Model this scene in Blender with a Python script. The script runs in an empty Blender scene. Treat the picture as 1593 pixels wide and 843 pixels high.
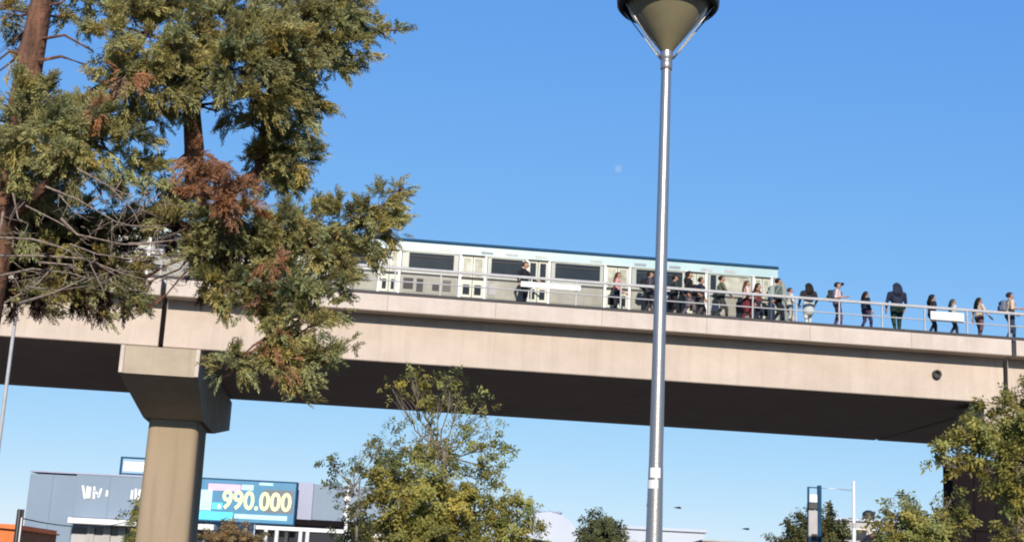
import bpy, bmesh, math, random
import numpy as np
from mathutils import Vector, Matrix, Quaternion
rad = math.radians
random.seed(7); rng = np.random.default_rng(7)
scene = bpy.context.scene
COL = scene.collection

# ------------------------------------------------------------------ camera, sky, sun, exposure
CAM_POS = Vector((0, 0, 1.6)); PITCH = rad(13.0); ROLL = rad(2.9); FPX = 2200.0; PW, PH = 1593.0, 843.0
cam = bpy.data.cameras.new('camera'); cam.sensor_width = 36.0; cam.lens = 36.0*FPX/PW
cam.clip_start = 0.1; cam.clip_end = 20000
cam_ob = bpy.data.objects.new('camera', cam); COL.objects.link(cam_ob)
CAM_ROT = Matrix.Rotation(math.pi/2+PITCH, 4, 'X') @ Matrix.Rotation(ROLL, 4, 'Z')
cam_ob.matrix_world = Matrix.Translation(CAM_POS) @ CAM_ROT
scene.camera = cam_ob

SUN_EL, SUN_AZ = rad(25.0), rad(-4.0)      # low and almost straight behind the photographer
sun_dir = Vector((-math.sin(SUN_AZ)*math.cos(SUN_EL), -math.cos(SUN_AZ)*math.cos(SUN_EL), math.sin(SUN_EL)))
world = bpy.data.worlds.new('World'); scene.world = world; world.use_nodes = True
wn = world.node_tree; bg = wn.nodes['Background']
sky = wn.nodes.new('ShaderNodeTexSky'); sky.sky_type = 'NISHITA'; sky.sun_disc = False
sky.sun_elevation = SUN_EL; sky.sun_rotation = math.atan2(sun_dir.x, sun_dir.y)
sky.altitude = 500; sky.air_density = 1.0; sky.dust_density = 0.0; sky.ozone_density = 3.0
bg.inputs['Strength'].default_value = 0.15; EXPO = 0.3
sep = wn.nodes.new('ShaderNodeSeparateColor'); com = wn.nodes.new('ShaderNodeCombineColor'); wn.links.new(sky.outputs[0], sep.inputs[0])   # the camera's flatter response to the sky
for i, (g, a) in enumerate(((.90, .558), (.60, .657), (.22, .905))):
    m1 = wn.nodes.new('ShaderNodeMath'); m1.operation = 'MULTIPLY'; m1.inputs[1].default_value = .15; wn.links.new(sep.outputs[i], m1.inputs[0])
    m2 = wn.nodes.new('ShaderNodeMath'); m2.operation = 'POWER'; m2.inputs[1].default_value = g; wn.links.new(m1.outputs[0], m2.inputs[0])
    m3 = wn.nodes.new('ShaderNodeMath'); m3.operation = 'MULTIPLY'; m3.inputs[1].default_value = a/.15/2**EXPO; wn.links.new(m2.outputs[0], m3.inputs[0]); wn.links.new(m3.outputs[0], com.inputs[i])
wn.links.new(com.outputs[0], bg.inputs['Color'])
sl = bpy.data.lights.new('sun', 'SUN'); sl.energy = 5.0; sl.angle = rad(0.5); sl.color = (1.0, 0.90, 0.78)
so = bpy.data.objects.new('sun', sl); COL.objects.link(so)
so.rotation_euler = sun_dir.to_track_quat('Z', 'Y').to_euler(); so.location = (0, -30, 40)
scene.view_settings.view_transform = 'Standard'; scene.view_settings.look = 'None'
scene.view_settings.exposure = EXPO; scene.view_settings.gamma = 1.0; scene.view_settings.use_curve_mapping = False
scene.cycles.pixel_filter_type = 'BLACKMAN_HARRIS'; scene.cycles.filter_width = 2.0

def at(x, y, Y):
    """real point at depth Y metres seen at a photograph pixel"""
    d = CAM_ROT.to_3x3() @ Vector(((x-PW/2)/FPX, -(y-PH/2)/FPX, -1.0))
    return CAM_POS + d*(Y/d.y)

# viaduct frame: u along, v across (away from the camera), z up
VA = rad(6.0); VU = Vector((math.cos(VA), math.sin(VA), 0)); VV = Vector((-math.sin(VA), math.cos(VA), 0)); VO = Vector((0, 50, 0))
def uv(u, v, z=0.0): return VO + VU*u + VV*v + Vector((0, 0, z))

# ------------------------------------------------------------------ materials
MATS = {}
def mat(name, c1, c2=None, scale=3.0, rough=0.8, metal=0.0, bump=0.0, bscale=None, streak=None, spec=0.5, tint=False, transl=0.0, coat=0.0, stain=None):
    if name in MATS: return MATS[name]
    m = bpy.data.materials.new(name); m.use_nodes = True; MATS[name] = m
    nt = m.node_tree; N = nt.nodes; L = nt.links; b = N['Principled BSDF']
    b.inputs['Roughness'].default_value = rough; b.inputs['Metallic'].default_value = metal
    b.inputs['Specular IOR Level'].default_value = spec; b.inputs['Coat Weight'].default_value = coat
    col = None
    tc = N.new('ShaderNodeTexCoord')
    if c2 is None: b.inputs['Base Color'].default_value = (*c1, 1)
    else:
        mp = N.new('ShaderNodeMapping'); L.new(tc.outputs['Object'], mp.inputs[0])
        if streak: mp.inputs['Scale'].default_value = streak
        nz = N.new('ShaderNodeTexNoise'); nz.inputs['Scale'].default_value = scale; nz.inputs['Detail'].default_value = 6; nz.inputs['Roughness'].default_value = .62
        L.new(mp.outputs[0], nz.inputs[0])
        rp = N.new('ShaderNodeValToRGB'); rp.color_ramp.elements[0].position = .32; rp.color_ramp.elements[1].position = .70
        rp.color_ramp.elements[0].color = (*c1, 1); rp.color_ramp.elements[1].color = (*c2, 1)
        L.new(nz.outputs[0], rp.inputs[0]); col = rp.outputs[0]
        if stain:
            n2 = N.new('ShaderNodeTexNoise'); n2.inputs['Scale'].default_value = 1.0; n2.inputs['Detail'].default_value = 8; n2.inputs['Roughness'].default_value = .7
            m2 = N.new('ShaderNodeMapping'); m2.inputs['Scale'].default_value = (3.2, 3.2, .20); L.new(tc.outputs['Object'], m2.inputs[0]); L.new(m2.outputs[0], n2.inputs[0])
            r2 = N.new('ShaderNodeValToRGB'); r2.color_ramp.elements[0].position = .50; r2.color_ramp.elements[1].position = .78
            r2.color_ramp.elements[0].color = (0, 0, 0, 1); r2.color_ramp.elements[1].color = (.55, .55, .55, 1); L.new(n2.outputs[0], r2.inputs[0])
            mx = N.new('ShaderNodeMixRGB'); L.new(r2.outputs[0], mx.inputs[0]); L.new(col, mx.inputs[1]); mx.inputs[2].default_value = (*stain, 1); col = mx.outputs[0]
        if tint:
            at_ = N.new('ShaderNodeAttribute'); at_.attribute_name = 'tint'
            mx = N.new('ShaderNodeMixRGB'); mx.blend_type = 'MULTIPLY'; mx.inputs[0].default_value = 1.0
            L.new(col, mx.inputs[1]); L.new(at_.outputs['Color'], mx.inputs[2]); col = mx.outputs[0]
        L.new(col, b.inputs['Base Color'])
    if bump:
        nb = N.new('ShaderNodeTexNoise'); nb.inputs['Scale'].default_value = bscale or scale*4; nb.inputs['Detail'].default_value = 5
        L.new(tc.outputs['Object'], nb.inputs[0])
        bp = N.new('ShaderNodeBump'); bp.inputs['Strength'].default_value = bump; bp.inputs['Distance'].default_value = .05
        L.new(nb.outputs[0], bp.inputs['Height']); L.new(bp.outputs[0], b.inputs['Normal'])
    if transl and col is not None:
        tr = N.new('ShaderNodeBsdfTranslucent'); L.new(col, tr.inputs[0])
        ms = N.new('ShaderNodeMixShader'); ms.inputs[0].default_value = transl
        L.new(b.outputs[0], ms.inputs[1]); L.new(tr.outputs[0], ms.inputs[2]); L.new(ms.outputs[0], N['Material Output'].inputs[0])
    return m

M_conc = mat('concrete_cast', (.415, .345, .285), (.49, .415, .35), .7, .9, bump=.25, bscale=9, stain=(.33, .27, .22))
M_conc_f = mat('concrete_fascia', (.42, .36, .31), (.51, .45, .395), .9, .9, bump=.25, bscale=9, stain=(.33, .28, .24))
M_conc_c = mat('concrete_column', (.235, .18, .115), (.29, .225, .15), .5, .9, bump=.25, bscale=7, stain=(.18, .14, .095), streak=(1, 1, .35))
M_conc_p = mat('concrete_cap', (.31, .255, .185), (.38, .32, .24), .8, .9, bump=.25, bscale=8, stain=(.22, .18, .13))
M_galv = mat('galvanised_steel', (.50, .50, .49), (.62, .62, .60), 6, .42, .75)
M_rail = mat('railing_grey_paint', (.30, .30, .31), (.38, .38, .385), 5, .6)
M_duct = mat('dark_cable_duct', (.022, .02, .022), (.045, .04, .04), 2, .7)
M_black = mat('black_paint', (.012, .012, .014), (.022, .021, .022), 4, .5)
M_white = mat('white_paint', (.60, .60, .585), (.68, .68, .67), 2, .5)
M_asph = mat('asphalt', (.045, .045, .047), (.06, .06, .06), 30, .95, bump=.3)
M_pave = mat('dark_paving', (.03, .027, .025), (.045, .041, .037), 8, .95, bump=.2)
M_dirt = mat('dark_tarmac_ground', (.024, .021, .019), (.036, .031, .027), .4, .95, bump=.3)
M_bark = mat('conifer_bark', (.03, .014, .010), (.21, .10, .058), 7, .95, bump=1.0, bscale=12, streak=(1, 1, .3))
M_bark2 = mat('grey_bark', (.10, .085, .065), (.19, .16, .125), 9, .95, bump=.6, bscale=20, streak=(1, 1, .3))
M_dead = mat('dead_wood', (.10, .072, .055), (.30, .24, .195), 14, .95, bump=.5, bscale=20)
M_fol = mat('conifer_foliage', (.26, .245, .09), (.40, .37, .16), 1.3, .7, spec=.25, tint=True, transl=.33)
M_brown = mat('dead_foliage', (.27, .13, .065), (.36, .19, .105), 2, .8, spec=.2, tint=True, transl=.2)
M_leaf = mat('broadleaf_foliage', (.215, .215, .052), (.33, .305, .09), .9, .6, spec=.3, tint=True, transl=.40)
M_leafd = mat('far_foliage', (.075, .082, .03), (.115, .115, .042), .9, .7, spec=.2, tint=True, transl=.2)
M_train = mat('train_side_paint', (.235, .26, .225), (.335, .36, .315), .8, .35, spec=.5, stain=(.15, .15, .12))
M_low = mat('train_lower_khaki', (.15, .148, .12), (.25, .245, .20), 1.4, .5, stain=(.12, .115, .095))
M_tband = mat('train_upper_band', (.27, .40, .42), (.35, .48, .49), .8, .35)
M_navy = mat('train_roof_gutter', (.010, .045, .095), (.018, .065, .125), 2, .8, spec=.15)
M_troof = mat('train_roof', (.17, .2, .23), (.24, .27, .29), 2, .6)
M_glass = mat('dark_train_glass', (.010, .012, .013), (.02, .022, .022), 1, .12, spec=.6)
M_glassp = mat('pale_reflection_glass', (.20, .20, .15), (.46, .45, .36), 2.6, .2)  # pale reflections and lit interior painted into the pane colour
M_doorp = mat('train_door_paint', (.32, .335, .265), (.46, .475, .385), 1.2, .4)
M_cone = mat('smoked_diffuser', (.18, .155, .088), (.235, .205, .125), 3, .32, coat=.5)
M_sign = mat('lavender_cladding', (.148, .205, .27), (.175, .235, .30), .25, .55)
M_sign2 = mat('pale_lavender_cladding', (.27, .29, .40), (.31, .33, .43), .3, .55)
M_tower = mat('dark_brown_cladding', (.007, .005, .006), (.013, .010, .011), .5, .95, spec=.08)
M_orange = mat('orange_wall', (.50, .13, .03), (.58, .17, .05), 1.2, .8)
M_pale = mat('pale_roof_sheet', (.36, .40, .47), (.42, .46, .52), .1, .6)
M_greyw = mat('grey_render', (.30, .29, .29), (.42, .41, .40), .5, .85)
M_tan = mat('tan_render', (.36, .27, .18), (.45, .35, .25), .6, .9)
M_dkglass = mat('shop_glass', (.02, .02, .025), (.04, .04, .045), .5, .15)

# ------------------------------------------------------------------ mesh helpers
class MB:
    def __init__(s): s.v = []; s.f = []; s.m = []; s.mats = []; s.cur = 0; s.sm = []
    def use(s, m):
        if m not in s.mats: s.mats.append(m)
        s.cur = s.mats.index(m); return s
    def add(s, vs, fs, smooth=False):
        o = len(s.v); s.v += [tuple(p) for p in vs]
        for f in fs: s.f.append(tuple(i+o for i in f)); s.m.append(s.cur); s.sm.append(smooth)
        return s
    def box(s, x0, x1, y0, y1, z0, z1):
        return s.add([(x0,y0,z0),(x1,y0,z0),(x1,y1,z0),(x0,y1,z0),(x0,y0,z1),(x1,y0,z1),(x1,y1,z1),(x0,y1,z1)],
                     [(3,2,1,0),(4,5,6,7),(0,1,5,4),(1,2,6,5),(2,3,7,6),(3,0,4,7)])
    def bbox(s, x0, x1, y0, y1, z0, z1, b=.02):
        """bevelled box"""
        bm = bmesh.new(); bmesh.ops.create_cube(bm, size=1)
        for v in bm.verts: v.co = Vector(((x0+x1)/2+v.co.x*(x1-x0), (y0+y1)/2+v.co.y*(y1-y0), (z0+z1)/2+v.co.z*(z1-z0)))
        bmesh.ops.bevel(bm, geom=bm.edges[:], offset=b, segments=1, affect='EDGES')
        bm.verts.index_update(); s.add([v.co.copy() for v in bm.verts], [[v.index for v in f.verts] for f in bm.faces]); bm.free(); return s
    def extrude_u(s, prof, u0, u1, n=1):
        """profile of (v,z) points extruded along x"""
        k = len(prof); vs = []
        for i in range(n+1):
            u = u0+(u1-u0)*i/n; vs += [(u, p[0], p[1]) for p in prof]
        fs = []
        for i in range(n):
            for j in range(k):
                a, b = i*k+j, i*k+(j+1) % k
                fs.append((a, b, b+k, a+k))
        fs.append(tuple(range(k))[::-1]); fs.append(tuple(n*k+j for j in range(k)))
        return s.add(vs, fs)
    def tube(s, pts, rs, n=8, caps=True, smooth=True):
        pts = [Vector(p) for p in pts]
        if not isinstance(rs, (list, tuple)): rs = [rs]*len(pts)
        vs = []; ref = None
        for i, p in enumerate(pts):
            t = (pts[min(i+1, len(pts)-1)]-pts[max(i-1, 0)])
            t = t.normalized() if t.length > 1e-9 else Vector((0, 0, 1))
            if ref is None: ref = Vector((1, 0, 0)) if abs(t.x) < .9 else Vector((0, 1, 0))
            a = t.cross(ref).normalized(); b = t.cross(a).normalized(); ref = a.cross(t) if False else ref
            for k in range(n):
                an = 2*math.pi*k/n; vs.append(p+(a*math.cos(an)+b*math.sin(an))*rs[i])
        fs = []
        for i in range(len(pts)-1):
            for k in range(n):
                a_, b_ = i*n+k, i*n+(k+1) % n
                fs.append((a_, b_, b_+n, a_+n))
        if caps: fs.append(tuple(range(n))[::-1]); fs.append(tuple((len(pts)-1)*n+k for k in range(n)))
        return s.add(vs, fs, smooth)
    def lathe(s, prof, n=24, c=(0, 0, 0), smooth=True):
        vs = [(c[0]+r*math.cos(2*math.pi*k/n), c[1]+r*math.sin(2*math.pi*k/n), c[2]+z) for r, z in prof for k in range(n)]
        fs = [(i*n+k, i*n+(k+1) % n, (i+1)*n+(k+1) % n, (i+1)*n+k) for i in range(len(prof)-1) for k in range(n)]
        return s.add(vs, fs, smooth)
    def build(s, name, parent=None, m=None):
        me = bpy.data.meshes.new(name); me.from_pydata(s.v, [], s.f)
        for q in (s.mats or [m]): me.materials.append(q)
        me.polygons.foreach_set('material_index', s.m); me.polygons.foreach_set('use_smooth', s.sm)
        me.update(); return link(name, me, parent)

def link(name, data, parent=None):
    o = bpy.data.objects.new(name, data); COL.objects.link(o)
    if parent is not None: o.parent = parent
    return o
def tag(o, label, cat, group=None):
    o['label'] = label; o['category'] = cat
    if group: o['group'] = group
    return o
def thing(name, label, cat, loc=(0, 0, 0), rz=0.0, group=None):
    o = link(name, None); o.location = loc; o.rotation_euler = (0, 0, rz); o.empty_display_size = .3
    return tag(o, label, cat, group)
def struct(o): o['kind'] = 'structure'; return o
def part(name, parent, m, fn, *a, **k):
    b = MB().use(m); getattr(b, fn)(*a, **k); return b.build(name, parent)
def dup(o, parent=None):
    c = o.copy(); COL.objects.link(c); c.parent = parent
    for ch in list(o.children): dup(ch, c)
    return c

# ------------------------------------------------------------------ ground, road, pavement
struct(part('ground', None, M_dirt, 'box', -3000, 3000, -3000, 6000, -2, 0))
struct(part('road', None, M_asph, 'box', -400, 400, 23, 35, -.3, .004))
pv = MB().use(M_pave); pv.box(-400, 400, -8, 22.85, -.3, .12); struct(pv.build('pavement'))
struct(part('kerb', None, M_greyw, 'box', -400, 400, 22.85, 23.0, -.3, .135))

# ------------------------------------------------------------------ viaduct
J0, J1 = -12.27, 19.0; SPAN = J1-J0
viaduct = thing('rail_viaduct', 'long beige concrete rail viaduct crossing the whole picture', 'viaduct', VO, VA)
PROF = [(.0, 11.33), (.74, 11.33), (.74, 9.66), (.77, 9.63), (14.21, 9.63), (14.24, 9.66), (14.24, 11.33), (14.76, 11.33),
        (14.76, 11.93), (13.4, 11.93), (13.4, 11.25), (1.4, 11.25), (1.4, 11.985), (.24, 11.985), (.24, 11.90), (.20, 11.90), (.20, 11.36), (.0, 11.36)]
for k in (-1, 0, 1):
    a, b = J0+k*SPAN+.09, J0+(k+1)*SPAN-.09
    g = MB().use(M_conc).extrude_u(PROF, a, b, 12).build('girder_span', viaduct)
    n = 8; w = (b-a)/n
    for i in range(n):
        f = MB().use(M_conc_f); f.bbox(a+i*w+.003, a+(i+1)*w-.003, -.02, .198, 11.345+random.uniform(-.006, .006), 11.93+random.uniform(-.004, .004), .008)
        f.build('fascia_panel', g)
    part('joint_diaphragm', g, M_tower, 'box', b-.02, b+.2, 1.0, 13.7, 9.75, 11.24)
# drain outlet on the web
d = MB().use(M_greyw); pt = [(0, .53, 0), (0, .40, -.02)]
dr = MB().use(M_duct); dr.lathe([(.09, 0), (.17, 0), (.17, .14), (.10, .14), (.09, .02)], 14); dr.use(M_black); dr.lathe([(.001, .03), (.095, .03)], 14)
o = dr.build('drain_outlet', viaduct); o.rotation_euler = (math.pi/2, 0, 0)
o.location = (16.27, .745, 10.55); o['label'] = 'dark round drain outlet on the girder side'

# piers
def pier(uc, label, far=True):
    P = thing('concrete_pier', label, 'pier', uv(uc, 0), VA, 'viaduct piers')
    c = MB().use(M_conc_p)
    prof = [(0.06, 8.53), (3.1, 7.36), (7.4, 7.36), (14.4, 8.25), (14.4, 9.5), (0.06, 9.5)] if far else [(0.06, 8.53), (.6, 8.4), (2.2, 8.4), (2.6, 9.5), (0.06, 9.5)]
    c.extrude_u(prof, -1.36, 1.36)
    if far:                                     # the left flank leans in towards the column
        k = len(prof); c.v = [(-.80, y, z) if i in (1, 2) else (x, y, z) for i, (x, y, z) in enumerate(c.v)]
        c.f = [f for f in c.f if set(f) != set(range(k))]; c.m = c.m[:len(c.f)]; c.sm = c.sm[:len(c.f)]
        c.add(c.v[:k], [(5, 1, 0), (5, 2, 1), (5, 4, 2), (4, 3, 2)])
    cap = c.build('pier_cap', P)
    for x0, x1 in ((-1.36, -1.22), (1.22, 1.36)): part('end_border', cap, M_conc_f, 'bbox', x0, x1, -.02, .057, 8.53, 9.5, .012)   # raised borders on the cap end
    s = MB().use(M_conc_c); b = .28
    ring = []
    for cx, cy, a0 in ((1, 1, 0), (0, 1, 90), (0, 0, 180), (1, 0, 270)):
        for q in range(5): ring.append((cx, cy, a0+q*22.5))
    vs = []
    for z, ex in ((-.5, .10), (3.0, .045), (7.355 if far else 8.395, 0.0)):
        x0, x1, y0, y1 = (-.62-ex, 1.20+ex, 3.2-ex, 6.4+ex) if far else (.2-ex, 1.3+ex, .7-ex, 2.1+ex)
        for cx, cy, an in ring:
            ox = x1-b if cx else x0+b; oy = y1-b if cy else y0+b
            vs.append((ox+b*math.cos(rad(an)), oy+b*math.sin(rad(an)), z))
    n = len(ring); fs = [(i*n+k, i*n+(k+1) % n, (i+1)*n+(k+1) % n, (i+1)*n+k) for i in range(2) for k in range(n)]
    s.add(vs, fs, True); s.build('column', P)
    for v in (2.2, 4.6, 7.4, 10, 12.5) if far else (1.1, 2.0):
        for du in (-.7, .7): part('bearing_pad', P, M_black, 'box', du-.3, du+.3, v-.3, v+.3, 9.505, 9.625)
    return P
pier(-12.14, 'concrete pier with flared cap, its tan column standing before the grey building')
pier(-12.14+SPAN, 'concrete pier with cap mostly hidden by the right hand tree', False)

# near walkway railing: posts, rails; dark cable duct at its foot
rl = thing('walkway_railing', 'thin grey handrail along the near edge of the viaduct walkway', 'railing', VO, VA)
for i in range(34):
    u = -24+i*1.65
    p = MB().use(M_rail); p.box(u-.025, u+.025, .10, .15, 11.94, 12.93); p.build('railing_post', rl)
part('top_rail', rl, M_rail, 'bbox', -26, 36, .085, .165, 12.92, 13.02, .012)
part('middle_rail', rl, M_rail, 'bbox', -26, 36, .10, .15, 12.46, 12.50, .008)
tag(MB().use(M_duct).bbox(-26, 36, .02, .085, 11.945, 12.05, .015).build('cable_duct'), 'dark cable duct running along the deck edge below the railing', 'cable duct')
o = bpy.data.objects['cable_duct']; o.location = VO; o.rotation_euler = (0, 0, VA)
def rail_board(u0, u1, z0, z1, label):
    b = MB().use(M_white).bbox(u0, u1, .03, .082, z0, z1, .008); o = b.build('notice_board')
    o.location = VO; o.rotation_euler = (0, 0, VA); tag(o, label, 'board')
rail_board(.35, 2.55, 12.60, 12.80, 'long white board fixed to the railing in front of the train')
rail_board(15.8, 17.1, 12.50, 12.82, 'white board fixed to the railing among the walkers, right of the train')
# running rails and far parapet (real, seen only from elsewhere)
for v in (2.3, 3.75, 8.6, 10.05): part('running_rail', viaduct, M_galv, 'box', -40, 45, v-.035, v+.035, 11.255, 11.40)

# ------------------------------------------------------------------ metro train
def metro_car(label, u0, u1, wins, doors, cab):
    T = thing('metro_car', label, 'train', VO, VA, 'cars of the stopped train')
    v0, v1 = 1.60, 4.20; ZB, ZS, ZT, ZR = 11.75, 13.24, 13.99, 14.30
    holes = sorted([(a, b, 'w', p) for a, b, p in wins]+[(a, b, 'd', p) for a, b, p in doors])
    W = MB().use(M_train); t = .07; cur = u0
    for a, b, kd, p in holes:
        if a > cur: W.box(cur, a, v0, v0+t, ZB, ZT)
        if kd == 'w': W.box(a, b, v0, v0+t, ZB, ZS)
        cur = b
    W.box(cur, u1, v0, v0+t, ZB, ZT)
    W.box(u0, u1, v1-t, v1, ZB, ZT)                       # far side
    W.box(u0, u0+t, v0+t, v1-t, ZB, ZT); W.box(u1-t, u1, v0+t, v1-t, ZB, 13.2)
    body = W.build('car_body', T)
    part('upper_band', T, M_tband, 'bbox', u0, u1, v0-.012, v0+.07, ZT+.002, ZR+.036, .01)
    r = MB().use(M_troof); prof = []
    for k in range(13):
        a = math.pi*k/12; prof.append(((v0+v1)/2-math.cos(a)*1.29, 14.40+math.sin(a)*.16))
    r.extrude_u([(v0+.02, 14.28)]+prof+[(v1-.02, 14.28)], u0+.02, u1-.02); r.build('car_roof', T)
    part('roof_gutter', T, M_navy, 'bbox', u0-.02, u1+.02, v0-.05, v0+.05, ZR+.04, 14.455, .02)
    part('floor_skirt', T, M_duct, 'box', u0+.2, u1-.2, v0+.1, v1-.1, 11.42, ZB-.004)
    part('floor', T, M_troof, 'box', u0+.1, u1-.1, v0+.08, v1-.08, ZB+.5, ZB+.55)
    part('cornice', T, M_train, 'bbox', u0, u1, v0-.03, v0-.014, ZT-.02, ZT+.03, .006)
    for a, b, p in wins:
        f = MB().use(M_train)
        for x0, x1, z0, z1 in ((a, b, ZS, ZS+.04), (a, b, ZT-.05, ZT-.002), (a, a+.045, ZS+.04, ZT-.05), (b-.045, b, ZS+.04, ZT-.05)):
            f.box(x0+.001, x1-.001, v0-.012, v0+.05, z0, z1)
        fo = f.build('window_frame', T)
        part('pane', fo, M_glassp if p else M_glass, 'box', a+.03, b-.03, v0+.03, v0+.045, ZS+.02, ZT-.03)
        if not p and b-a > 1.2: part('hopper_bar', fo, M_duct, 'box', a+.045, b-.045, v0+.005, v0+.028, ZT-.20, ZT-.17)
    for a, b, p in doors:
        for x0, x1 in ((a-.10, a), (b, b+.10)): part('door_jamb', T, M_white, 'bbox', x0, x1, v0-.034, v0+.06, ZB+.45, ZT+.05, .01)
        mid = (a+b)/2
        for x0, x1 in ((a, mid-.008), (mid+.008, b)):
            dl = part('door_leaf', T, M_doorp, 'box', x0+.003, x1-.003, v0+.03, v0+.06, ZB+.42, ZT-.01)
            part('door_pane', dl, M_glassp if p else M_glass, 'bbox', x0+.07, x1-.07, v0+.018, v0+.029, ZS-.12, ZT-.10, .004); part('lower_door_pane', dl, M_glass, 'bbox', x0+.08, x1-.08, v0+.018, v0+.029, 12.50, 12.88, .004)
        part('threshold', T, M_duct, 'box', a-.05, b+.05, v0-.04, v0+.055, ZB+.36, ZB+.415)
    part('rub_strip', T, M_duct, 'box', u0+.1, u1-.1, v0-.025, v0-.001, 13.09, 13.16)
    part('lower_strip', T, M_duct, 'box', u0+.1, u1-.1, v0-.02, v0-.001, 12.33, 12.39)
    x = u0+.3
    while x < u1-.5:
        if random.random() < .7: part('vent_grille', T, random.choice((M_rail, M_troof, M_train)), 'bbox', x, x+.45, v0-.02, v0-.0125, 14.07, 14.17, .003)
        x += random.uniform(.6, 1.3)
    for a, b, p in doors:
        for xx in (a-.13, b+.105): part('door_seam', T, M_duct, 'box', xx, xx+.022, v0-.006, v0-.001, 12.42, ZT-.03)
        part('door_header', T, M_duct, 'box', a-.08, b+.08, v0-.036, v0-.031, ZT-.02, ZT+.012)
    solid = [u0+.2]+[x for a, b, kd, p in holes if kd == 'd' for x in (a-.12, b+.12)]+[u1-.2]
    for a, b in zip(solid[::2], solid[1::2]):
        if b-a < .5: continue
        part('lower_panel', T, M_low, 'bbox', a+.03, b-.03, v0-.018, v0-.001, 12.42, 13.06, .006)
        x = a+.1
        while x < b-.45:
            w2 = random.uniform(.22, .6)
            if random.random() < .6: part('equipment_hatch', T, random.choice((M_duct, M_duct, M_black, M_greyw)), 'bbox', x, min(x+w2, b-.08), v0-.03, v0-.019, 12.46+random.choice((0, .08)), 12.80+random.choice((0, .16)), .004)
            x += w2+random.uniform(.1, .5)
    if cab:
        # rounded, raked front below the roof line
        n = MB().use(M_train); us = []
        secs = [(u1-.002, 0, 14.0), (u1+.35, .10, 13.86), (u1+.62, .25, 13.45), (u1+.80, .42, 12.9), (u1+.84, .48, 12.2), (u1+.70, .42, 11.8)]
        vs = []
        for u, ins, z in secs:
            for vv, du in ((v0+ins, -.25 if ins else 0), (v0+ins+.3, 0), ((v0+v1)/2, .04 if ins else 0), (v1-ins-.3, 0), (v1-ins, -.25 if ins else 0)): vs.append((u+du*min(1, ins*3), vv, z))
        fs = [(i*5+k, (i+1)*5+k, (i+1)*5+k+1, i*5+k+1) for i in range(5) for k in range(4)]
        n.add(vs, fs, True)
        # cheeks down both sides
        for sgn in (0, 4):
            ids = [vs[i*5+sgn] for i in range(6)]
            wall = [(u1-.002, ids[i][1] if i == 0 else (v0 if sgn == 0 else v1), ids[i][2]) for i in range(6)]
            n.add(ids+wall, [(i, i+1, 7+i, 6+i) for i in range(5)], True)
        n.build('cab_nose', T)
        for vv in (2.15, 3.65):
            h = MB().use(M_white); h.lathe([(.001, .05), (.08, .03), (.09, 0), (.09, -.1)], 14); ho = h.build('headlight', T); ho.rotation_euler = (0, math.pi/2, 0); ho.location = (u1+.83, vv, 12.45)
        part('windscreen', T, M_glass, 'add', [(u1+.375, 2.0, 13.85), (u1+.375, 3.8, 13.85), (u1+.79, 3.6, 13.0), (u1+.79, 2.2, 13.0)], [(0, 1, 2, 3)])
    else:
        part('gangway_bellows', T, M_black, 'bbox', u1+.01, u1+.44, v0+.35, v1-.35, 12.0, 14.2, .05)
    return T
metro_car('front car of the stopped pale metro train, dark windows facing the walkers', -8.2, 10.40,
          [(-7.0, -5.2, 0), (-3.74, -1.98, 0), (-.66, .60, 0), (1.75, 3.55, 0), (4.85, 6.72, 0), (7.72, 8.05-.02, 0), (8.12, 9.26, 1)],
          [(-4.72, -4.08, 1), (-1.72, -.88, 1), (.78, 1.52, 0), (3.76, 4.60, 1), (6.90, 7.55, 1), (9.50, 10.1, 1)], True)
metro_car('second metro car of the pale train, seen in gaps behind the left conifer', -25.4, -8.65,
          [(-22.9, -21.1, 0), (-19.4, -17.5, 0), (-16.2, -14.4, 0), (-13.0, -11.2, 0)],
          [(-20.8, -19.8, 1), (-17.3, -16.4, 1), (-14.2, -13.2, 1), (-11.0, -10.1, 1), (-9.7, -9.0, 1)], False)

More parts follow.
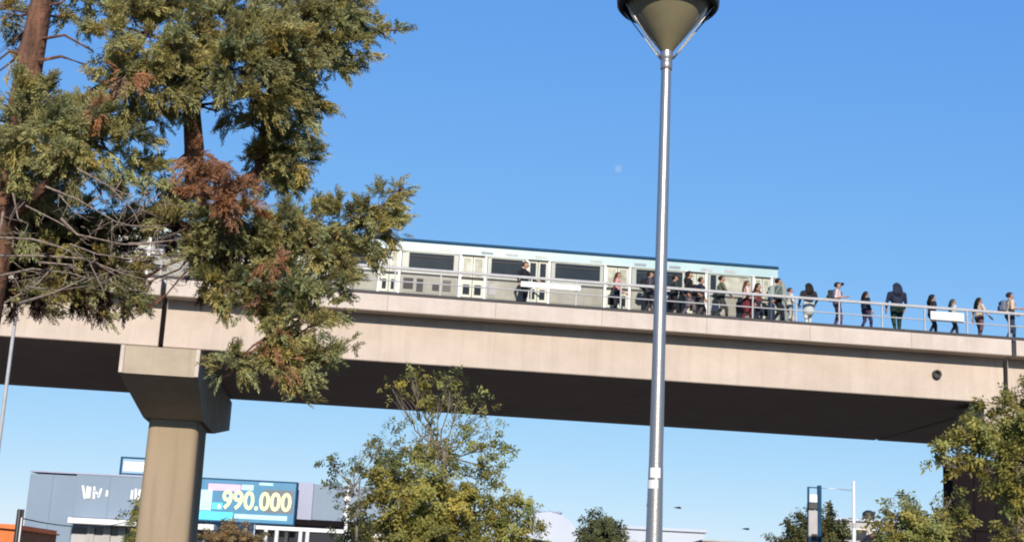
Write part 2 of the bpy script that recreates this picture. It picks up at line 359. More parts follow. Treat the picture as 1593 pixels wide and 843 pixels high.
# ------------------------------------------------------------------ people on the walkway
def cloth(c): 
    return mat('cloth_%02d_%02d_%02d' % tuple(int(x*99) for x in c), c, tuple(min(1, x*1.35+.004) for x in c), 9, .9, spec=.2)
def skin_mat(c): return mat('skin_%02d' % int(c[0]*99), c, tuple(x*1.1 for x in c), 6, .6, spec=.3)
SKIN = (.36, .20, .13)
def person(label, u, v, h, face, top, bottom, hair, stride=.12, arms=(.1, .1), hairstyle='short', pack=None, shoes=(.02, .02, .02), skirt=False, sleeves=True, bend=(.3, .3), z=11.985, lean=0.0):
    """face: heading in degrees in the viaduct frame, 0 = towards the photographer, 90 = to the right"""
    P = thing('person', label, 'person', uv(u, v, z), VA+rad(face), 'people walking beside the train'); P.scale = (1.25, 1.2, 1)
    ms, mt, mb_, mh, msh = skin_mat(SKIN), cloth(top), cloth(bottom), cloth(hair), cloth(shoes)
    S = []                                                    # (p0, r0, p1, r1, material index)
    V3 = lambda x, y, zz: Vector((x*h, y*h-lean*max(0, zz-.5)*h, zz*h))
    pr = random.Random(label); st = stride*pr.choice((-1, 1))*pr.uniform(.5, 1.2)
    if arms == (.1, .1): q_ = pr.uniform(-.45, .45); arms = (q_, -q_); bend = (pr.uniform(.1, .9), pr.uniform(.1, .9))
    hip = {}
    for s, dy in ((-1, st), (1, -st)):
        hp = V3(s*.052, 0, .52); kn = V3(s*.055, -abs(dy)*.35-.012+dy*-.35, .285); an = V3(s*.055, -dy*.85, .05 if dy < 0 else .065)
        S.append((hp, .062*h, kn, .040*h, 2)); S.append((kn, .039*h, an, .025*h, 2)); S.append((an+Vector((0, .02*h, -.018*h)), .026*h, an+Vector((0, -.085*h, -.03*h)), .020*h, 4))
    S.append((V3(-.035, .005, .53), .075*h, V3(.035, .005, .53), .075*h, 2))
    S.append((V3(0, .005, .57), .083*h, V3(0, 0, .66), .080*h, 1))
    S.append((V3(-.03, 0, .66), .070*h, V3(-.05, 0, .765), .072*h, 1)); S.append((V3(.03, 0, .66), .070*h, V3(.05, 0, .765), .072*h, 1))
    S.append((V3(-.095, .005, .805), .040*h, V3(.095, .005, .805), .040*h, 1))
    S.append((V3(0, .01, .82), .032*h, V3(0, -.005, .89), .030*h, 0))
    hc = V3(0, -.012, .935)
    S.append((hc+Vector((0, .008*h, .012*h)), .052*h, hc+Vector((0, -.012*h, -.030*h)), .040*h, 0))
    hands = []
    for s, sw, bd in ((-1, arms[0], bend[0]), (1, arms[1], bend[1])):
        sh = V3(s*.118, .005, .80); el = sh+Vector((s*.03*h, -math.sin(sw)*.165*h, -math.cos(sw)*.165*h))
        wr = el+Vector((-s*.02*h*bd, -math.sin(sw+bd)*.145*h, -math.cos(sw+bd)*.145*h))
        S.append((sh, .036*h, el, .027*h, 1)); S.append((el, .026*h, wr, .018*h, 1 if sleeves else 0))
        d_ = (wr-el).normalized(); S.append((wr, .019*h, wr+d_*.045*h, .022*h, 0)); hands.append((wr+d_*.055*h, d_, s))
    if skirt: S.append((V3(0, 0, .52), .09*h, V3(0, 0, .36), .105*h, 2))
    b = MB()
    for p0, r0, p1, r1, k in S:
        d_ = (p1-p0); L = d_.length; d_.normalize()
        pts = [p0-d_*r0*.85, p0-d_*r0*.5, p0, p1, p1+d_*r1*.5, p1+d_*r1*.85]; b.tube(pts, [r0*.5, r0*.87, r0, r1, r1*.87, r1*.5], 10)
    b.mats = [ms]; tmp = b.build('tmp_body')
    md = tmp.modifiers.new('r', 'REMESH'); md.mode = 'VOXEL'; md.voxel_size = .021*h/1.7
    sm = tmp.modifiers.new('s', 'SMOOTH'); sm.iterations = 3; sm.factor = .5
    dg = bpy.context.evaluated_depsgraph_get(); me = bpy.data.meshes.new_from_object(tmp.evaluated_get(dg)); bpy.data.objects.remove(tmp)
    nv = len(me.vertices); vs = np.empty(nv*3); me.vertices.foreach_get('co', vs); vs = vs.reshape(-1, 3)
    F = [tuple(p.vertices) for p in me.polygons]
    cen = np.array([vs[list(f)].mean(0) for f in F])
    best = np.full(len(F), 1e9); idx = np.zeros(len(F), int)
    for p0, r0, p1, r1, k in S:
        a = np.array(p0); d_ = np.array(p1)-a; t = np.clip(((cen-a)@d_)/(d_@d_), 0, 1)
        ds = np.linalg.norm(cen-(a+t[:, None]*d_), axis=1)-(r0+(r1-r0)*t); w = ds < best; best[w] = ds[w]; idx[w] = k
    B = MB(); B.mats = [ms, mt, mb_, mh, msh]
    B.v = [tuple(q) for q in vs]; B.f = F; B.m = [int(i) for i in idx]; B.sm = [True]*len(F)
    B.cur = 0
    for wp, d_, s in hands:                                   # four fingers and a thumb, slightly curled
        side = Vector((0, 1, 0)) if abs(d_.y) < .8 else Vector((0, 0, 1)); inn = Vector((-s, 0, 0))
        for q in range(4):
            o_ = wp+side*(q-1.5)*.0105*h; l = (.040, .046, .043, .033)[q]*h
            m1 = o_+d_*l*.55; B.tube([o_, m1, m1+(d_*.8+inn*.6).normalized()*l*.5], [.0055*h, .005*h, .0036*h], 5)
        o_ = wp-d_*.03*h-side*.018*h; m1 = o_+(d_*.6-side*.8).normalized()*.024*h; B.tube([o_, m1, m1+d_*.022*h], [.0065*h, .0058*h, .004*h], 5)
    B.tube([hc+Vector((0, -.046*h, .004*h)), hc+Vector((0, -.062*h, -.014*h)), hc+Vector((0, -.05*h, -.018*h))], [.005*h, .008*h, .005*h], 6)   # nose
    for s in (-1, 1): B.tube([hc+Vector((s*.050*h, .006*h, -.012*h)), hc+Vector((s*.058*h, .010*h, .002*h)), hc+Vector((s*.052*h, .012*h, .014*h))], [.005*h, .008*h, .006*h], 6)   # ears
    B.build('body', P)
    for s in (-1, 1):
        e = MB().use(M_black); e.lathe([(.0001, -.006*h), (.0055*h, -.003*h), (.0055*h, .003*h), (.0001, .006*h)], 6, hc+Vector((s*.018*h, -.0475*h, .003*h))); e.build('eye', P)
    e = MB().use(mat('lips', (.25, .08, .07))); e.box(*(hc.x-.014*h, hc.x+.014*h), *(hc.y-.0565*h, hc.y-.046*h), hc.z-.034*h, hc.z-.029*h); e.build('mouth', P)
    # hair
    H = MB().use(mh); n = 14; prof = []
    zlow = {'short': -.2, 'long': -.3, 'hood': -.5, 'cap': .15}[hairstyle]
    vs2 = []; rr = .0595*h if hairstyle != 'hood' else .068*h
    rows = 8
    for i in range(rows+1):
        ph = math.pi/2-(math.pi/2+.55)*i/rows
        for k in range(n):
            an = 2*math.pi*k/n; x, y, zz = math.cos(an)*math.cos(ph), math.sin(an)*math.cos(ph), math.sin(ph)
            if y < -.35 and zz < .42: y = max(y, -.25); zz = .42+(zz-.42)*.1; x *= .99     # leave the face free
            vs2.append(hc+Vector((x*rr*.95, y*rr*1.08+.010*h, zz*rr*1.12+.012*h)))
    H.add(vs2, [(i*n+k, i*n+(k+1) % n, (i+1)*n+(k+1) % n, (i+1)*n+k) for i in range(rows) for k in range(n)], True)
    if hairstyle in ('long', 'hood'):
        w = .9 if hairstyle == 'long' else .95; dn = 1.0 if hairstyle == 'long' else .72
        for i in range(7):
            x = (i-3)*.016*h*w
            H.tube([hc+Vector((x, .045*h, .02*h)), hc+Vector((x*1.2, .062*h, -.06*h)), hc+Vector((x*1.3*w, .076*h, -.15*h*dn)), hc+Vector((x*1.1*w, .082*h, -.25*h*dn-.012*h*(i % 3)))], [.020*h, .026*h*w, .026*h*w, .008*h], 6)
    if hairstyle == 'cap': H.tube([hc+Vector((0, -.05*h, .038*h)), hc+Vector((0, -.10*h, .030*h))], [.040*h, .026*h], 8)
    H.build('hair' if hairstyle in ('short', 'long') else ('hood' if hairstyle == 'hood' else 'cap'), P)
    if pack:
        k = MB().use(cloth(pack)); k.bbox(-.085*h, .085*h, .075*h, .165*h, .60*h, .83*h, .025*h); k.bbox(-.06*h, .06*h, .165*h, .19*h, .62*h, .72*h, .01*h)
        for s in (-1, 1): k.tube([(s*.06*h, .08*h, .81*h), (s*.07*h, .0, .85*h), (s*.075*h, -.078*h, .76*h), (s*.08*h, .05*h, .63*h)], .012*h, 6)
        k.build('backpack', P)
    return P
BK = (.012, .012, .016); NV = (.014, .018, .035); DKH = (.012, .009, .008); BR = (.05, .025, .015)
person('person in black standing before the train, left of the lamp pole', .58, .9, 1.74, 60, BK, BK, DKH, stride=.06)
person('person in pink top before a train door, left of the lamp pole', 4.05, .8, 1.58, 75, (.45, .22, .20), BK, BR, hairstyle='long')
person('person in grey and black just left of the lamp pole', 5.24, .7, 1.68, 80, (.06, .05, .065), (.03, .03, .035), DKH, pack=BK)
person('person in charcoal clothes just right of the lamp pole', 6.17, .65, 1.60, 85, (.025, .03, .028), BK, DKH, stride=.14)
person('tall person in black before the train, second right of the lamp pole', 6.68, .55, 1.75, 80, BK, (.10, .08, .085), DKH, hairstyle='hood')
person('person in olive top and dark trousers walking by pale train windows', 7.93, .6, 1.70, 85, (.09, .095, .06), (.03, .035, .03), DKH, arms=(.4, -.3))
person('person in cream top and dark red skirt beside the train', 8.90, .6, 1.58, 80, (.52, .36, .29), (.10, .018, .022), BR, skirt=True, hairstyle='long', arms=(.1, -.1), bend=(1.8, 1.6))
person('person in grey top and black trousers by the train cab', 10.10, .6, 1.76, 90, (.10, .125, .11), BK, DKH, pack=(.22, .26, .23), stride=.15)
person('short person in pale clothes beside the train nose', 10.62, .8, 1.48, 90, (.42, .43, .38), (.30, .30, .27), BR)
person('long haired person in black top and white skirt right of the train', 11.30, .65, 1.66, 180, (.02, .018, .025), (.36, .38, .37), DKH, hairstyle='hood', skirt=True)
person('person in pale top with dark cap and dark backpack', 12.40, .6, 1.78, 70, (.42, .34, .35), (.07, .055, .10), BK, hairstyle='cap', pack=(.03, .025, .03), arms=(-.15, .1), bend=(1.9, 1.5), sleeves=False)
person('small dark person in navy between the capped walker and the hooded one', 13.52, .65, 1.52, 100, NV, (.03, .025, .06), DKH, hairstyle='long')
person('big person in dark hooded navy coat and green black trousers', 14.74, .65, 1.92, 175, NV, (.012, .028, .024), NV, hairstyle='hood', arms=(.2, .2))
person('dark clothed person behind the white board on the right', 16.12, .65, 1.58, 95, (.015, .013, .03), (.012, .014, .022), DKH, hairstyle='hood')
person('small dark haired person in pale top beside the white board', 16.96, .7, 1.49, 90, (.36, .38, .38), (.03, .033, .04), (.03, .045, .05), hairstyle='long')
person('dark haired person in beige top and brown trousers', 18.0, .7, 1.62, 95, (.42, .33, .25), (.09, .055, .055), DKH, hairstyle='long', stride=.05)
person('rightmost person in beige top, dark trousers and backpack', 19.18, .6, 1.89, 85, (.44, .34, .25), (.02, .032, .06), (.015, .018, .025), pack=(.10, .12, .16), arms=(-.1, .0), bend=(1.8, 1.3), sleeves=False)

person('person in brown top close behind the one in grey by the lamp pole', 5.75, 1.15, 1.62, 70, (.10, .055, .04), BK, DKH, hairstyle='long')
person('person in navy with backpack behind the tall black clothed one', 7.28, 1.15, 1.70, 85, NV, (.05, .045, .05), DKH, pack=BK)
person('person in maroon top between the cream top walker and the cab', 9.48, 1.15, 1.64, 80, (.12, .03, .03), NV, DKH, hairstyle='long')

# ------------------------------------------------------------------ street lamp close to the camera
lp = at(1037, 90, 10.0); LX, LY, LZ = lp.x, lp.y, lp.z
lamp = thing('street_lamp', 'tall grey metal street lamp with upturned cone head, close to the camera', 'street lamp', (LX, LY, .12))
LZ -= .12
M_pole = mat('brushed_pole', (.31, .295, .275), (.40, .38, .355), 4, .36, .78, bump=.05, bscale=60, streak=(1, 1, .12))
p = MB().use(M_pole); p.lathe([(.078, 0), (.077, .5), (.052, 2.4), (.050, 2.45), (.0365, LZ-.08), (.0365, LZ+.02)], 32); p.build('pole', lamp)
b = MB().use(M_pole); b.lathe([(.16, 0), (.16, .02), (.09, .03), (.085, .12), (.079, .13)], 24); b.build('base_plate', lamp)
c = MB().use(M_pole); c.lathe([(.040, LZ-.10), (.044, LZ-.095), (.044, LZ-.035), (.040, LZ-.03), (.047, LZ-.02), (.05, LZ+.02), (.044, LZ+.05), (.044, LZ+.07), (.05, LZ+.075), (.05, LZ+.10), (.02, LZ+.11)], 24); c.build('collar', lamp)
k = MB().use(M_cone); k.lathe([(.046, LZ+.045), (.075, LZ+.085), (.165, LZ+.20), (.275, LZ+.345), (.335, LZ+.445)], 40); k.build('cone_diffuser', lamp)
r = MB().use(M_black); r.lathe([(.333, LZ+.44), (.338, LZ+.41), (.346, LZ+.392), (.366, LZ+.388), (.384, LZ+.41), (.388, LZ+.45), (.365, LZ+.51), (.30, LZ+.57), (.17, LZ+.63), (.05, LZ+.65), (.001, LZ+.655)], 48); r.build('top_hood', lamp)
for an in (14, 166, 194, 346):
    a = rad(an); cx, sy = math.cos(a), math.sin(a)
    s = MB().use(M_pole); s.tube([(.046*cx, .046*sy, LZ-.01), (.085*cx, .085*sy, LZ+.04), (.235*cx, .235*sy, LZ+.25), (.345*cx, .345*sy, LZ+.40)], [.006, .0055, .005, .006], 8); s.build('strut', lamp)
zt = at(1022, 746, 10).z
for dz, h_, an in ((.045, .07, -100), (-.035, .06, -115)):
    s = MB().use(M_white); vs = []
    rr = .0585
    for i in range(9):
        a = rad(an-38+i*9.5)
        for zz in (zt-.12+dz-h_/2, zt-.12+dz+h_/2): vs.append((rr*math.cos(a), rr*math.sin(a), zz))
    s.add(vs, [(2*i, 2*i+2, 2*i+3, 2*i+1) for i in range(8)], True); s.build('sticker', lamp)['label'] = 'small white paper sticker stuck round the pole'

# thin poles
def pole_at(name, label, cat, x, ytop, Y, r0, r1, m, extra=None):
    t_ = at(x, ytop, Y); T = thing(name, label, cat, (t_.x, t_.y, 0))
    q = MB().use(m); q.lathe([(r0, 0), (r0, .3), (r1, t_.z-.05), (r1*.9, t_.z), (.001, t_.z)], 14); q.build('pole', T)
    q = MB().use(m); q.lathe([(r0*2, 0), (r0*2, .04), (r0*1.3, .12), (r0*1.05, .13)], 14); q.build('pole_base', T)
    if extra: extra(T, t_.z)
    return T
pole_at('thin_pole', 'thin pale pole under the conifer at the left edge', 'pole', 31, 440, 30, .045, .036, M_rail,
        lambda T, z: part('pole_cap', T, M_galv, 'lathe', [(.042, z-.05), (.042, z+.01), (.001, z+.03)], 12))
pole_at('dark_post', 'thin dark post right beside the lamp pole, half hidden', 'post', 1012, 783, 26, .055, .05, M_tower,
        lambda T, z: part('post_cap', T, M_tower, 'lathe', [(.07, z-.06), (.07, z), (.001, z+.04)], 12))
def ext(T, z):
    part('light_strip', T, M_white, 'bbox', .16, .24, -.07, -.02, z-3.5, z-.5, .01)
    part('side_plate', T, M_black, 'bbox', -.14, .30, -.015, .03, z-2.2, z+.02, .02)
pole_at('marker_post', 'short black post with a white strip beside the orange wall', 'post', 31, 792, 92, .17, .16, M_black, ext)
def ext(T, z):
    part('cross_arm', T, M_galv, 'tube', [(0, 0, z-.55), (-1.2, .0, z-.50), (-2.25, .0, z-.52)], [.025, .02, .018], 8)
    part('pole_band', T, M_greyw, 'lathe', [(.12, z-2.75), (.125, z-2.7), (.125, z-2.5), (.12, z-2.45)], 12)
pole_at('lamp_mast', 'white mast with thin side arm right of the dark utility frame', 'mast', 1328, 748, 85, .15, .085, M_white, ext)
def ext(T, z):
    for zz in (z-.9, z-1.8): part('white_box', T, M_white, 'bbox', -.2, .2, -.16, .1, zz-.25, zz+.2, .03)
pole_at('signal_pole', 'white pole with small boxes left of the middle tree', 'pole', 543, 752, 90, .13, .10, M_white, ext)

# dark utility frame with cabinet
q = at(1266, 757, 80)
T = thing('utility_frame', 'dark steel frame with white panel and black box in the distance', 'utility frame', (q.x, q.y, 0))
part('frame_post', T, M_navy, 'bbox', -.36, -.26, -.06, .06, 0, q.z, .01)
part('frame_post', T, M_navy, 'bbox', .20, .42, -.1, .1, 0, q.z+.1, .02)
part('white_panel', T, M_white, 'bbox', -.25, .19, -.05, .02, q.z-.85, q.z-.42, .01)
part('black_box', T, M_black, 'bbox', -.34, .18, -.25, .1, q.z-1.25, q.z-.88, .03)
part('grey_cabinet', T, M_greyw, 'bbox', -.32, .19, -.14, .14, q.z-3.3, q.z-1.32, .03)
part('cross_bar', T, M_navy, 'box', -.25, .19, -.03, .03, q.z-.06, q.z)
part('dark_hatch', T, M_black, 'bbox', -.16, .16, -.17, -.145, q.z-3.0, q.z-2.6, .01)

# birds
for (x, y), Y, lab in (((1055, 790), 60, 'small dark bird gliding just right of the lamp pole'), ((1161, 823), 60, 'small dark bird low over the pale roofs, far from the pole')):
    q = at(x, y, Y); b = MB().use(M_black)
    b.tube([(-.16, 0, 0), (-.10, 0, .012), (0, 0, .015), (.08, 0, .018), (.13, 0, .026), (.165, 0, .020)], [.006, .022, .035, .026, .022, .005], 8)
    for s in (-1, 1):
        b.add([(.05, 0, .02), (-.05, 0, .02), (-.04, s*.12, .05), (.06, s*.11, .055), (-.06, s*.25, .035), (-.01, s*.26, .038), (.05, 0, .03), (-.05, 0, .03), (-.04, s*.12, .06), (.06, s*.11, .065)],
              [(0, 1, 2, 3), (3, 2, 4, 5), (6, 9, 8, 7), (9, 5, 4, 8)], True)
    b.add([(-.14, -.01, .0), (-.14, .01, 0), (-.25, .04, .0), (-.25, -.04, 0), (-.14, 0, .012)], [(0, 1, 2, 3), (0, 3, 4), (1, 4, 2), (3, 2, 4)])
    o = b.build('bird'); o.location = q; o.rotation_euler = (0, rad(3), rad(20)); tag(o, lab, 'bird')

# ------------------------------------------------------------------ background buildings
YB = 140.0
def X(x, y=760, Y=YB): return at(x, y, Y).x
def Z(x, y, Y=YB): return at(x, y, Y).z
def panels(parent, m, x0, x1, y, z0, z1, n, rows=1, t=.12):
    w = (x1-x0)/n; hh = (z1-z0)/rows
    for j in range(rows):
        for i in range(n):
            part('cladding_panel', parent, m, 'bbox', x0+i*w+.006, x0+(i+1)*w-.006, y-t, y-.002, z0+j*hh+.006, z0+(j+1)*hh-.006, .008)
mall = thing('shopping_building', 'long lavender grey commercial building behind the tan pier', 'building', (X(190), YB, 0))
ox = X(190)
def bx(x, y=760, Y=YB): return X(x, y, Y)-ox
zr = Z(120, 742)
part('wall', mall, M_sign, 'box', bx(45), bx(330), 0, 26, 0, zr)
panels(mall, M_sign, bx(45), bx(118), 0, 0, zr+.15, 2, 1)
panels(mall, M_sign, bx(118), bx(330), 0, Z(160, 806)-.0, zr+.3, 4, 1, .16)
part('roof_coping', mall, M_sign2, 'box', bx(44), bx(331), -.22, 26.1, zr+.31, zr+.45)
part('canopy', mall, M_white, 'bbox', bx(121), bx(345), -2.2, -.17, Z(160, 817), Z(160, 808), .05)
part('shop_glazing', mall, M_dkglass, 'box', bx(121), bx(330), -.10, -.01, 0, Z(160, 818))
for x in (150, 175, 198, 330): part('shop_mullion', mall, M_greyw, 'box', bx(x)-.35, bx(x)+.35, -.3, -.105, 0, Z(160, 818)-.02)
for x, w_ in ((135, .9), (165, 1.0), (188, .8)): part('shop_poster', mall, M_greyw, 'box', bx(x)-w_, bx(x)+w_, -.16, -.11, 2.5, 5.6)
# illegible white lettering on the wall: leaning strokes as the photograph shows them
zc = Z(145, 766)
for x, dx, h_ in ((132, .35, 1.3), (137, 0, 1.2), (141, 0, 1.1), (148, .05, 1.2), (152, .45, .45), (157, -.2, .9), (168, 0, .6), (207, 0, .9), (213, .1, 1.2), (218, -.1, 1.1)):
    s = MB().use(M_white); X0 = bx(x); s.add([(X0-dx/2-.11, -.22, zc+h_/2), (X0-dx/2+.11, -.22, zc+h_/2), (X0+dx/2+.11, -.22, zc-h_/2), (X0+dx/2-.11, -.22, zc-h_/2), (X0-dx/2-.11, -.163, zc+h_/2), (X0-dx/2+.11, -.163, zc+h_/2), (X0+dx/2+.11, -.163, zc-h_/2), (X0+dx/2-.11, -.163, zc-h_/2)],
        [(3, 2, 1, 0), (4, 5, 6, 7), (0, 1, 5, 4), (1, 2, 6, 5), (2, 3, 7, 6), (3, 0, 4, 7)]); s.build('wall_lettering', mall)
# rooftop sign
q0 = bx(181, 715); rs = thing('rooftop_sign', 'white panel in a dark blue frame on the building roof', 'sign', (X(205, 715), YB+2, zr+.45))
w_ = X(232, 715)-X(181, 715)
part('sign_panel', rs, M_white, 'bbox', -w_/2+.35, w_/2-.1, -.05, .05, .55, 1.5, .02)
for x0, x1, z0, z1 in ((-w_/2, -w_/2+.18, 0, 1.95), (w_/2-.18, w_/2, 0, 1.95), (-w_/2+.181, w_/2-.181, 1.78, 1.95), (-w_/2+.181, w_/2-.181, .2, .35)): part('sign_frame', rs, M_navy, 'box', x0, x1, -.1, .1, z0, z1)
# right hand block
blk = thing('grey_block', 'lavender grey block between the price billboard and the middle tree', 'building', (X(500), YB+1, 0))
zb = Z(500, 752); xa, xb_ = X(456)-X(500), X(700)-X(500)
part('wall', blk, M_sign, 'box', xa, xb_, 0, 22, 0, zb)
part('corner_panel', blk, M_sign2, 'bbox', xa, xa+1.9, -.3, -.004, Z(470, 808), zb+.1, .03)
panels(blk, M_sign, xa+1.92, xb_, 0, Z(500, 808), zb, 4)
part('dark_eave', blk, M_tower, 'box', xa-3.5, xb_, -1.2, -.31, Z(500, 818), Z(500, 809))
part('dark_front', blk, M_dkglass, 'box', xa-3.5, xb_, -.25, -.01, 0, Z(500, 818)-.01)
# price billboard
def emis(name, c, s):
    m = bpy.data.materials.new(name); m.use_nodes = True; nt = m.node_tree; b_ = nt.nodes['Principled BSDF']
    b_.inputs['Base Color'].default_value = (*[x*.3 for x in c], 1); b_.inputs['Emission Color'].default_value = (*c, 1); b_.inputs['Emission Strength'].default_value = s; b_.inputs['Roughness'].default_value = .4
    tc = nt.nodes.new('ShaderNodeTexCoord'); nz = nt.nodes.new('ShaderNodeTexNoise'); nz.inputs['Scale'].default_value = .9
    nt.links.new(tc.outputs['Object'], nz.inputs[0]); mx = nt.nodes.new('ShaderNodeMixRGB'); mx.inputs[1].default_value = (*c, 1); mx.inputs[2].default_value = (*[min(1, x*1.5+.03) for x in c], 1)
    nt.links.new(nz.outputs[0], mx.inputs[0]); nt.links.new(mx.outputs[0], b_.inputs['Emission Color']); return m
E_blue = emis('screen_blue', (.04, .175, .30), .9); E_cyan = emis('screen_cyan', (.06, .52, .70), 1.1); E_yel = emis('screen_yellow', (.85, .88, .34), 1.0)
E_pink = emis('screen_pink', (.75, .40, .58), .9); E_lb = emis('screen_pale', (.38, .62, .80), .9); E_slate = emis('screen_slate', (.13, .15, .17), .7)
YS = YB-1.5; bl = at(312, 808, YS); br = at(456, 811, YS); tl = at(312, 744, YS)
w_ = br.x-bl.x; z0, z1 = bl.z, Z(385, 748, YS); W0 = -1.2
bb = thing('price_billboard', 'blue illuminated billboard reading 990.000 in yellow digits', 'billboard', (bl.x, YS, 0))
part('billboard_case', bb, M_navy, 'bbox', W0, w_+.12, .06, .9, z0-.15, z1+.15, .03)
for x in (.6, w_/2, w_-.6): part('billboard_leg', bb, M_duct, 'box', x-.15, x+.15, .3, .7, 0, z0-.16)
hh = z1-z0
part('screen', bb, E_blue, 'box', W0+.05, w_, 0, .058, z0, z1)
def scr(m, x0, x1, a, b): part('screen_band', bb, m, 'bbox', x0*w_, x1*w_, -.012, -.002, z0+a*hh, z0+b*hh, .003)
scr(E_cyan, -.1, .34, .02, .22); scr(E_lb, .36, .93, .08, .19); scr(E_pink, .05, .40, .74, .90); scr(E_lb, .41, .54, .78, .91); scr(E_lb, .60, .75, .92, .98); scr(E_lb, -.1, .10, .24, .74)
scr(E_slate, .66, .985, .25, .82); scr(E_cyan, .11, .22, .28, .44)
def text_mesh(name, s, size, parent, m, loc):
    cu = bpy.data.curves.new(name, 'FONT'); cu.body = s; cu.size = size; cu.extrude = .02; cu.offset = .05; cu.align_x = 'LEFT'; cu.resolution_u = 3
    t_ = bpy.data.objects.new('tmp', cu); COL.objects.link(t_); dg = bpy.context.evaluated_depsgraph_get(); dg.update()
    me = bpy.data.meshes.new_from_object(t_.evaluated_get(dg)); bpy.data.objects.remove(t_); me.materials.clear(); me.materials.append(m)
    o = link(name, me, parent); o.location = loc; o.rotation_euler = (math.pi/2, 0, 0); return o, me
o, me = text_mesh('price_digits', '.990.000', 2.3, bb, E_yel, (0, 0, 0))
xs = [v.co.x for v in me.vertices]; ys = [v.co.y for v in me.vertices]
sx = (.80*w_)/(max(xs)-min(xs)); sy = (.47*hh)/(max(ys)-min(ys)); o.scale = (sx, sy, 1); o.location = (.165*w_-min(xs)*sx, -.035, z0+.29*hh-min(ys)*sy)
# white post-and-beam canopy in front
YC = 112.0; c0 = at(398, 822, YC); cn = thing('white_canopy', 'white beam canopy on slim posts below the price billboard', 'canopy', (c0.x, YC, 0))
cw = at(552, 822, YC).x-c0.x; zc = at(480, 823, YC).z
part('beam', cn, M_white, 'bbox', 0, cw, -.12, .12, zc-.18, zc+.12, .02); part('roof_sheet', cn, M_greyw, 'box', .1, cw, .14, 5, zc-.08, zc)
for x in (413, 430, 467, 478, 543): part('post', cn, M_white, 'lathe', [(.17, 0), (.16, zc-.19)], 10, (at(x, 835, YC).x-c0.x, 0, 0))
part('post', cn, M_white, 'lathe', [(.14, 0), (.14, zc-.2), (.2, zc-.15)], 10, (at(379, 835, YC).x-c0.x, .4, 0))
# orange wall building, left edge
q = at(0, 811, 95); ob = thing('orange_building', 'orange walled building corner at the lower left edge', 'building', (q.x, 95, 0))
part('wall', ob, M_orange, 'box', -8, at(24, 820, 95).x-q.x, 0, 9, 0, q.z-.12)
part('roof', ob, M_orange, 'add', [(-8.2, -.3, q.z+.05), (at(27, 820, 95).x-q.x, -.3, q.z-.35), (at(27, 820, 95).x-q.x, 9.3, q.z-.35), (-8.2, 9.3, q.z+.05), (-8.2, -.3, q.z-.05), (at(27, 820, 95).x-q.x, -.3, q.z-.45), (at(27, 820, 95).x-q.x, 9.3, q.z-.45), (-8.2, 9.3, q.z-.05)], [(0, 1, 2, 3), (7, 6, 5, 4), (0, 4, 5, 1), (1, 5, 6, 2), (2, 6, 7, 3), (3, 7, 4, 0)])
# overhead cable before the grey building
a, b = at(36, 806, 72), at(215, 806, 120)
tag(MB().use(M_black).tube([a.lerp(b, t)-Vector((0, 0, 1.2*4*t*(1-t)*.45)) for t in [i/10 for i in range(11)]], .03, 6).build('overhead_cable'), 'thin dark cable sagging before the lavender building', 'cable')
# white kiosk and globe lamp below the middle tree
q = at(575, 829, 92); kw = at(650, 829, 92).x-q.x
ks = thing('white_kiosk', 'small white roofed kiosk under the middle tree', 'kiosk', (q.x, 92, 0))
part('roof', ks, M_white, 'bbox', 0, kw, 0, 3, q.z-.3, q.z, .04); part('wall', ks, M_tan, 'box', .2, kw-.2, .2, 2.8, 0, q.z-.31)
part('door', ks, M_duct, 'box', .7, 1.5, .15, .195, 0, 2.1)
def ext(T, z):
    part('globe', T, M_white, 'lathe', [(.001, z+.40), (.2, z+.34), (.34, z+.17), (.37, z-.02), (.31, z-.22), (.17, z-.36), (.07, z-.4)], 18)
pole_at('globe_lamp', 'white globe lamp on a dark post under the middle tree', 'street lamp', 613, 810, 88, .09, .07, M_tower, ext)
# pale far roofs
YF = 260.0; q = at(800, 843, YF); vw = at(905, 800, YF).x-q.x; zt = at(860, 796, YF).z
vb = thing('vaulted_hall', 'pale hall with a curved white roof right of the middle tree', 'building', (q.x, YF, 0))
pr = [(0, 0)]
for i in range(13): a = math.pi*i/12; pr.append((vw/2-math.cos(a)*vw/2, zt*.66+math.sin(a)*zt*.34))
pr.append((vw, 0)); v_ = MB().use(M_pale); k = len(pr); v_.add([(x, 0, z) for x, z in pr]+[(x, 50, z) for x, z in pr], [tuple(range(k)), tuple(range(2*k-1, k-1, -1))]+[(i, i+k, (i+1) % k+k, (i+1) % k) for i in range(k)])
v_.build('roof_and_walls', vb)
part('dark_lower_roof', vb, M_tower, 'add', [(-1, -9, at(825, 833, YF-9).z), (6.5, -9, at(882, 843, YF-9).z), (6.5, -.5, at(882, 843, YF-9).z), (-1, -.5, at(825, 833, YF-9).z), (-1, -9, 2), (6.5, -9, 2), (6.5, -.5, 2), (-1, -.5, 2)], [(0, 1, 2, 3), (0, 4, 5, 1), (1, 5, 6, 2), (2, 6, 7, 3), (3, 7, 4, 0)])
for i in range(4): part('roof_vent', vb, M_sign2, 'lathe', [(.5, 0), (.5, .8), (.8, .9), (.001, 1.3)], 10, (vw*(.3+.13*i), 12, zt*.985))
q = at(966, 818, 230); lw = at(1097, 818, 230).x-q.x; zt = at(1030, 820, 230).z
wh = thing('low_warehouse', 'long low white warehouse behind the lamp pole', 'building', (q.x, 230, 0))
part('wall', wh, M_pale, 'box', 0, lw, 0, 30, 0, zt-.5); part('roof_edge', wh, M_pale, 'bbox', -.3, lw+.3, -.4, 30, zt-.5, zt, .05)
for i in range(5): part('roller_door', wh, M_greyw, 'box', lw*(.08+.18*i), lw*(.2+.18*i), -.1, -.01, 0, zt-2.2)
q = at(1095, 838, 180); lw = at(1235, 838, 180).x-q.x
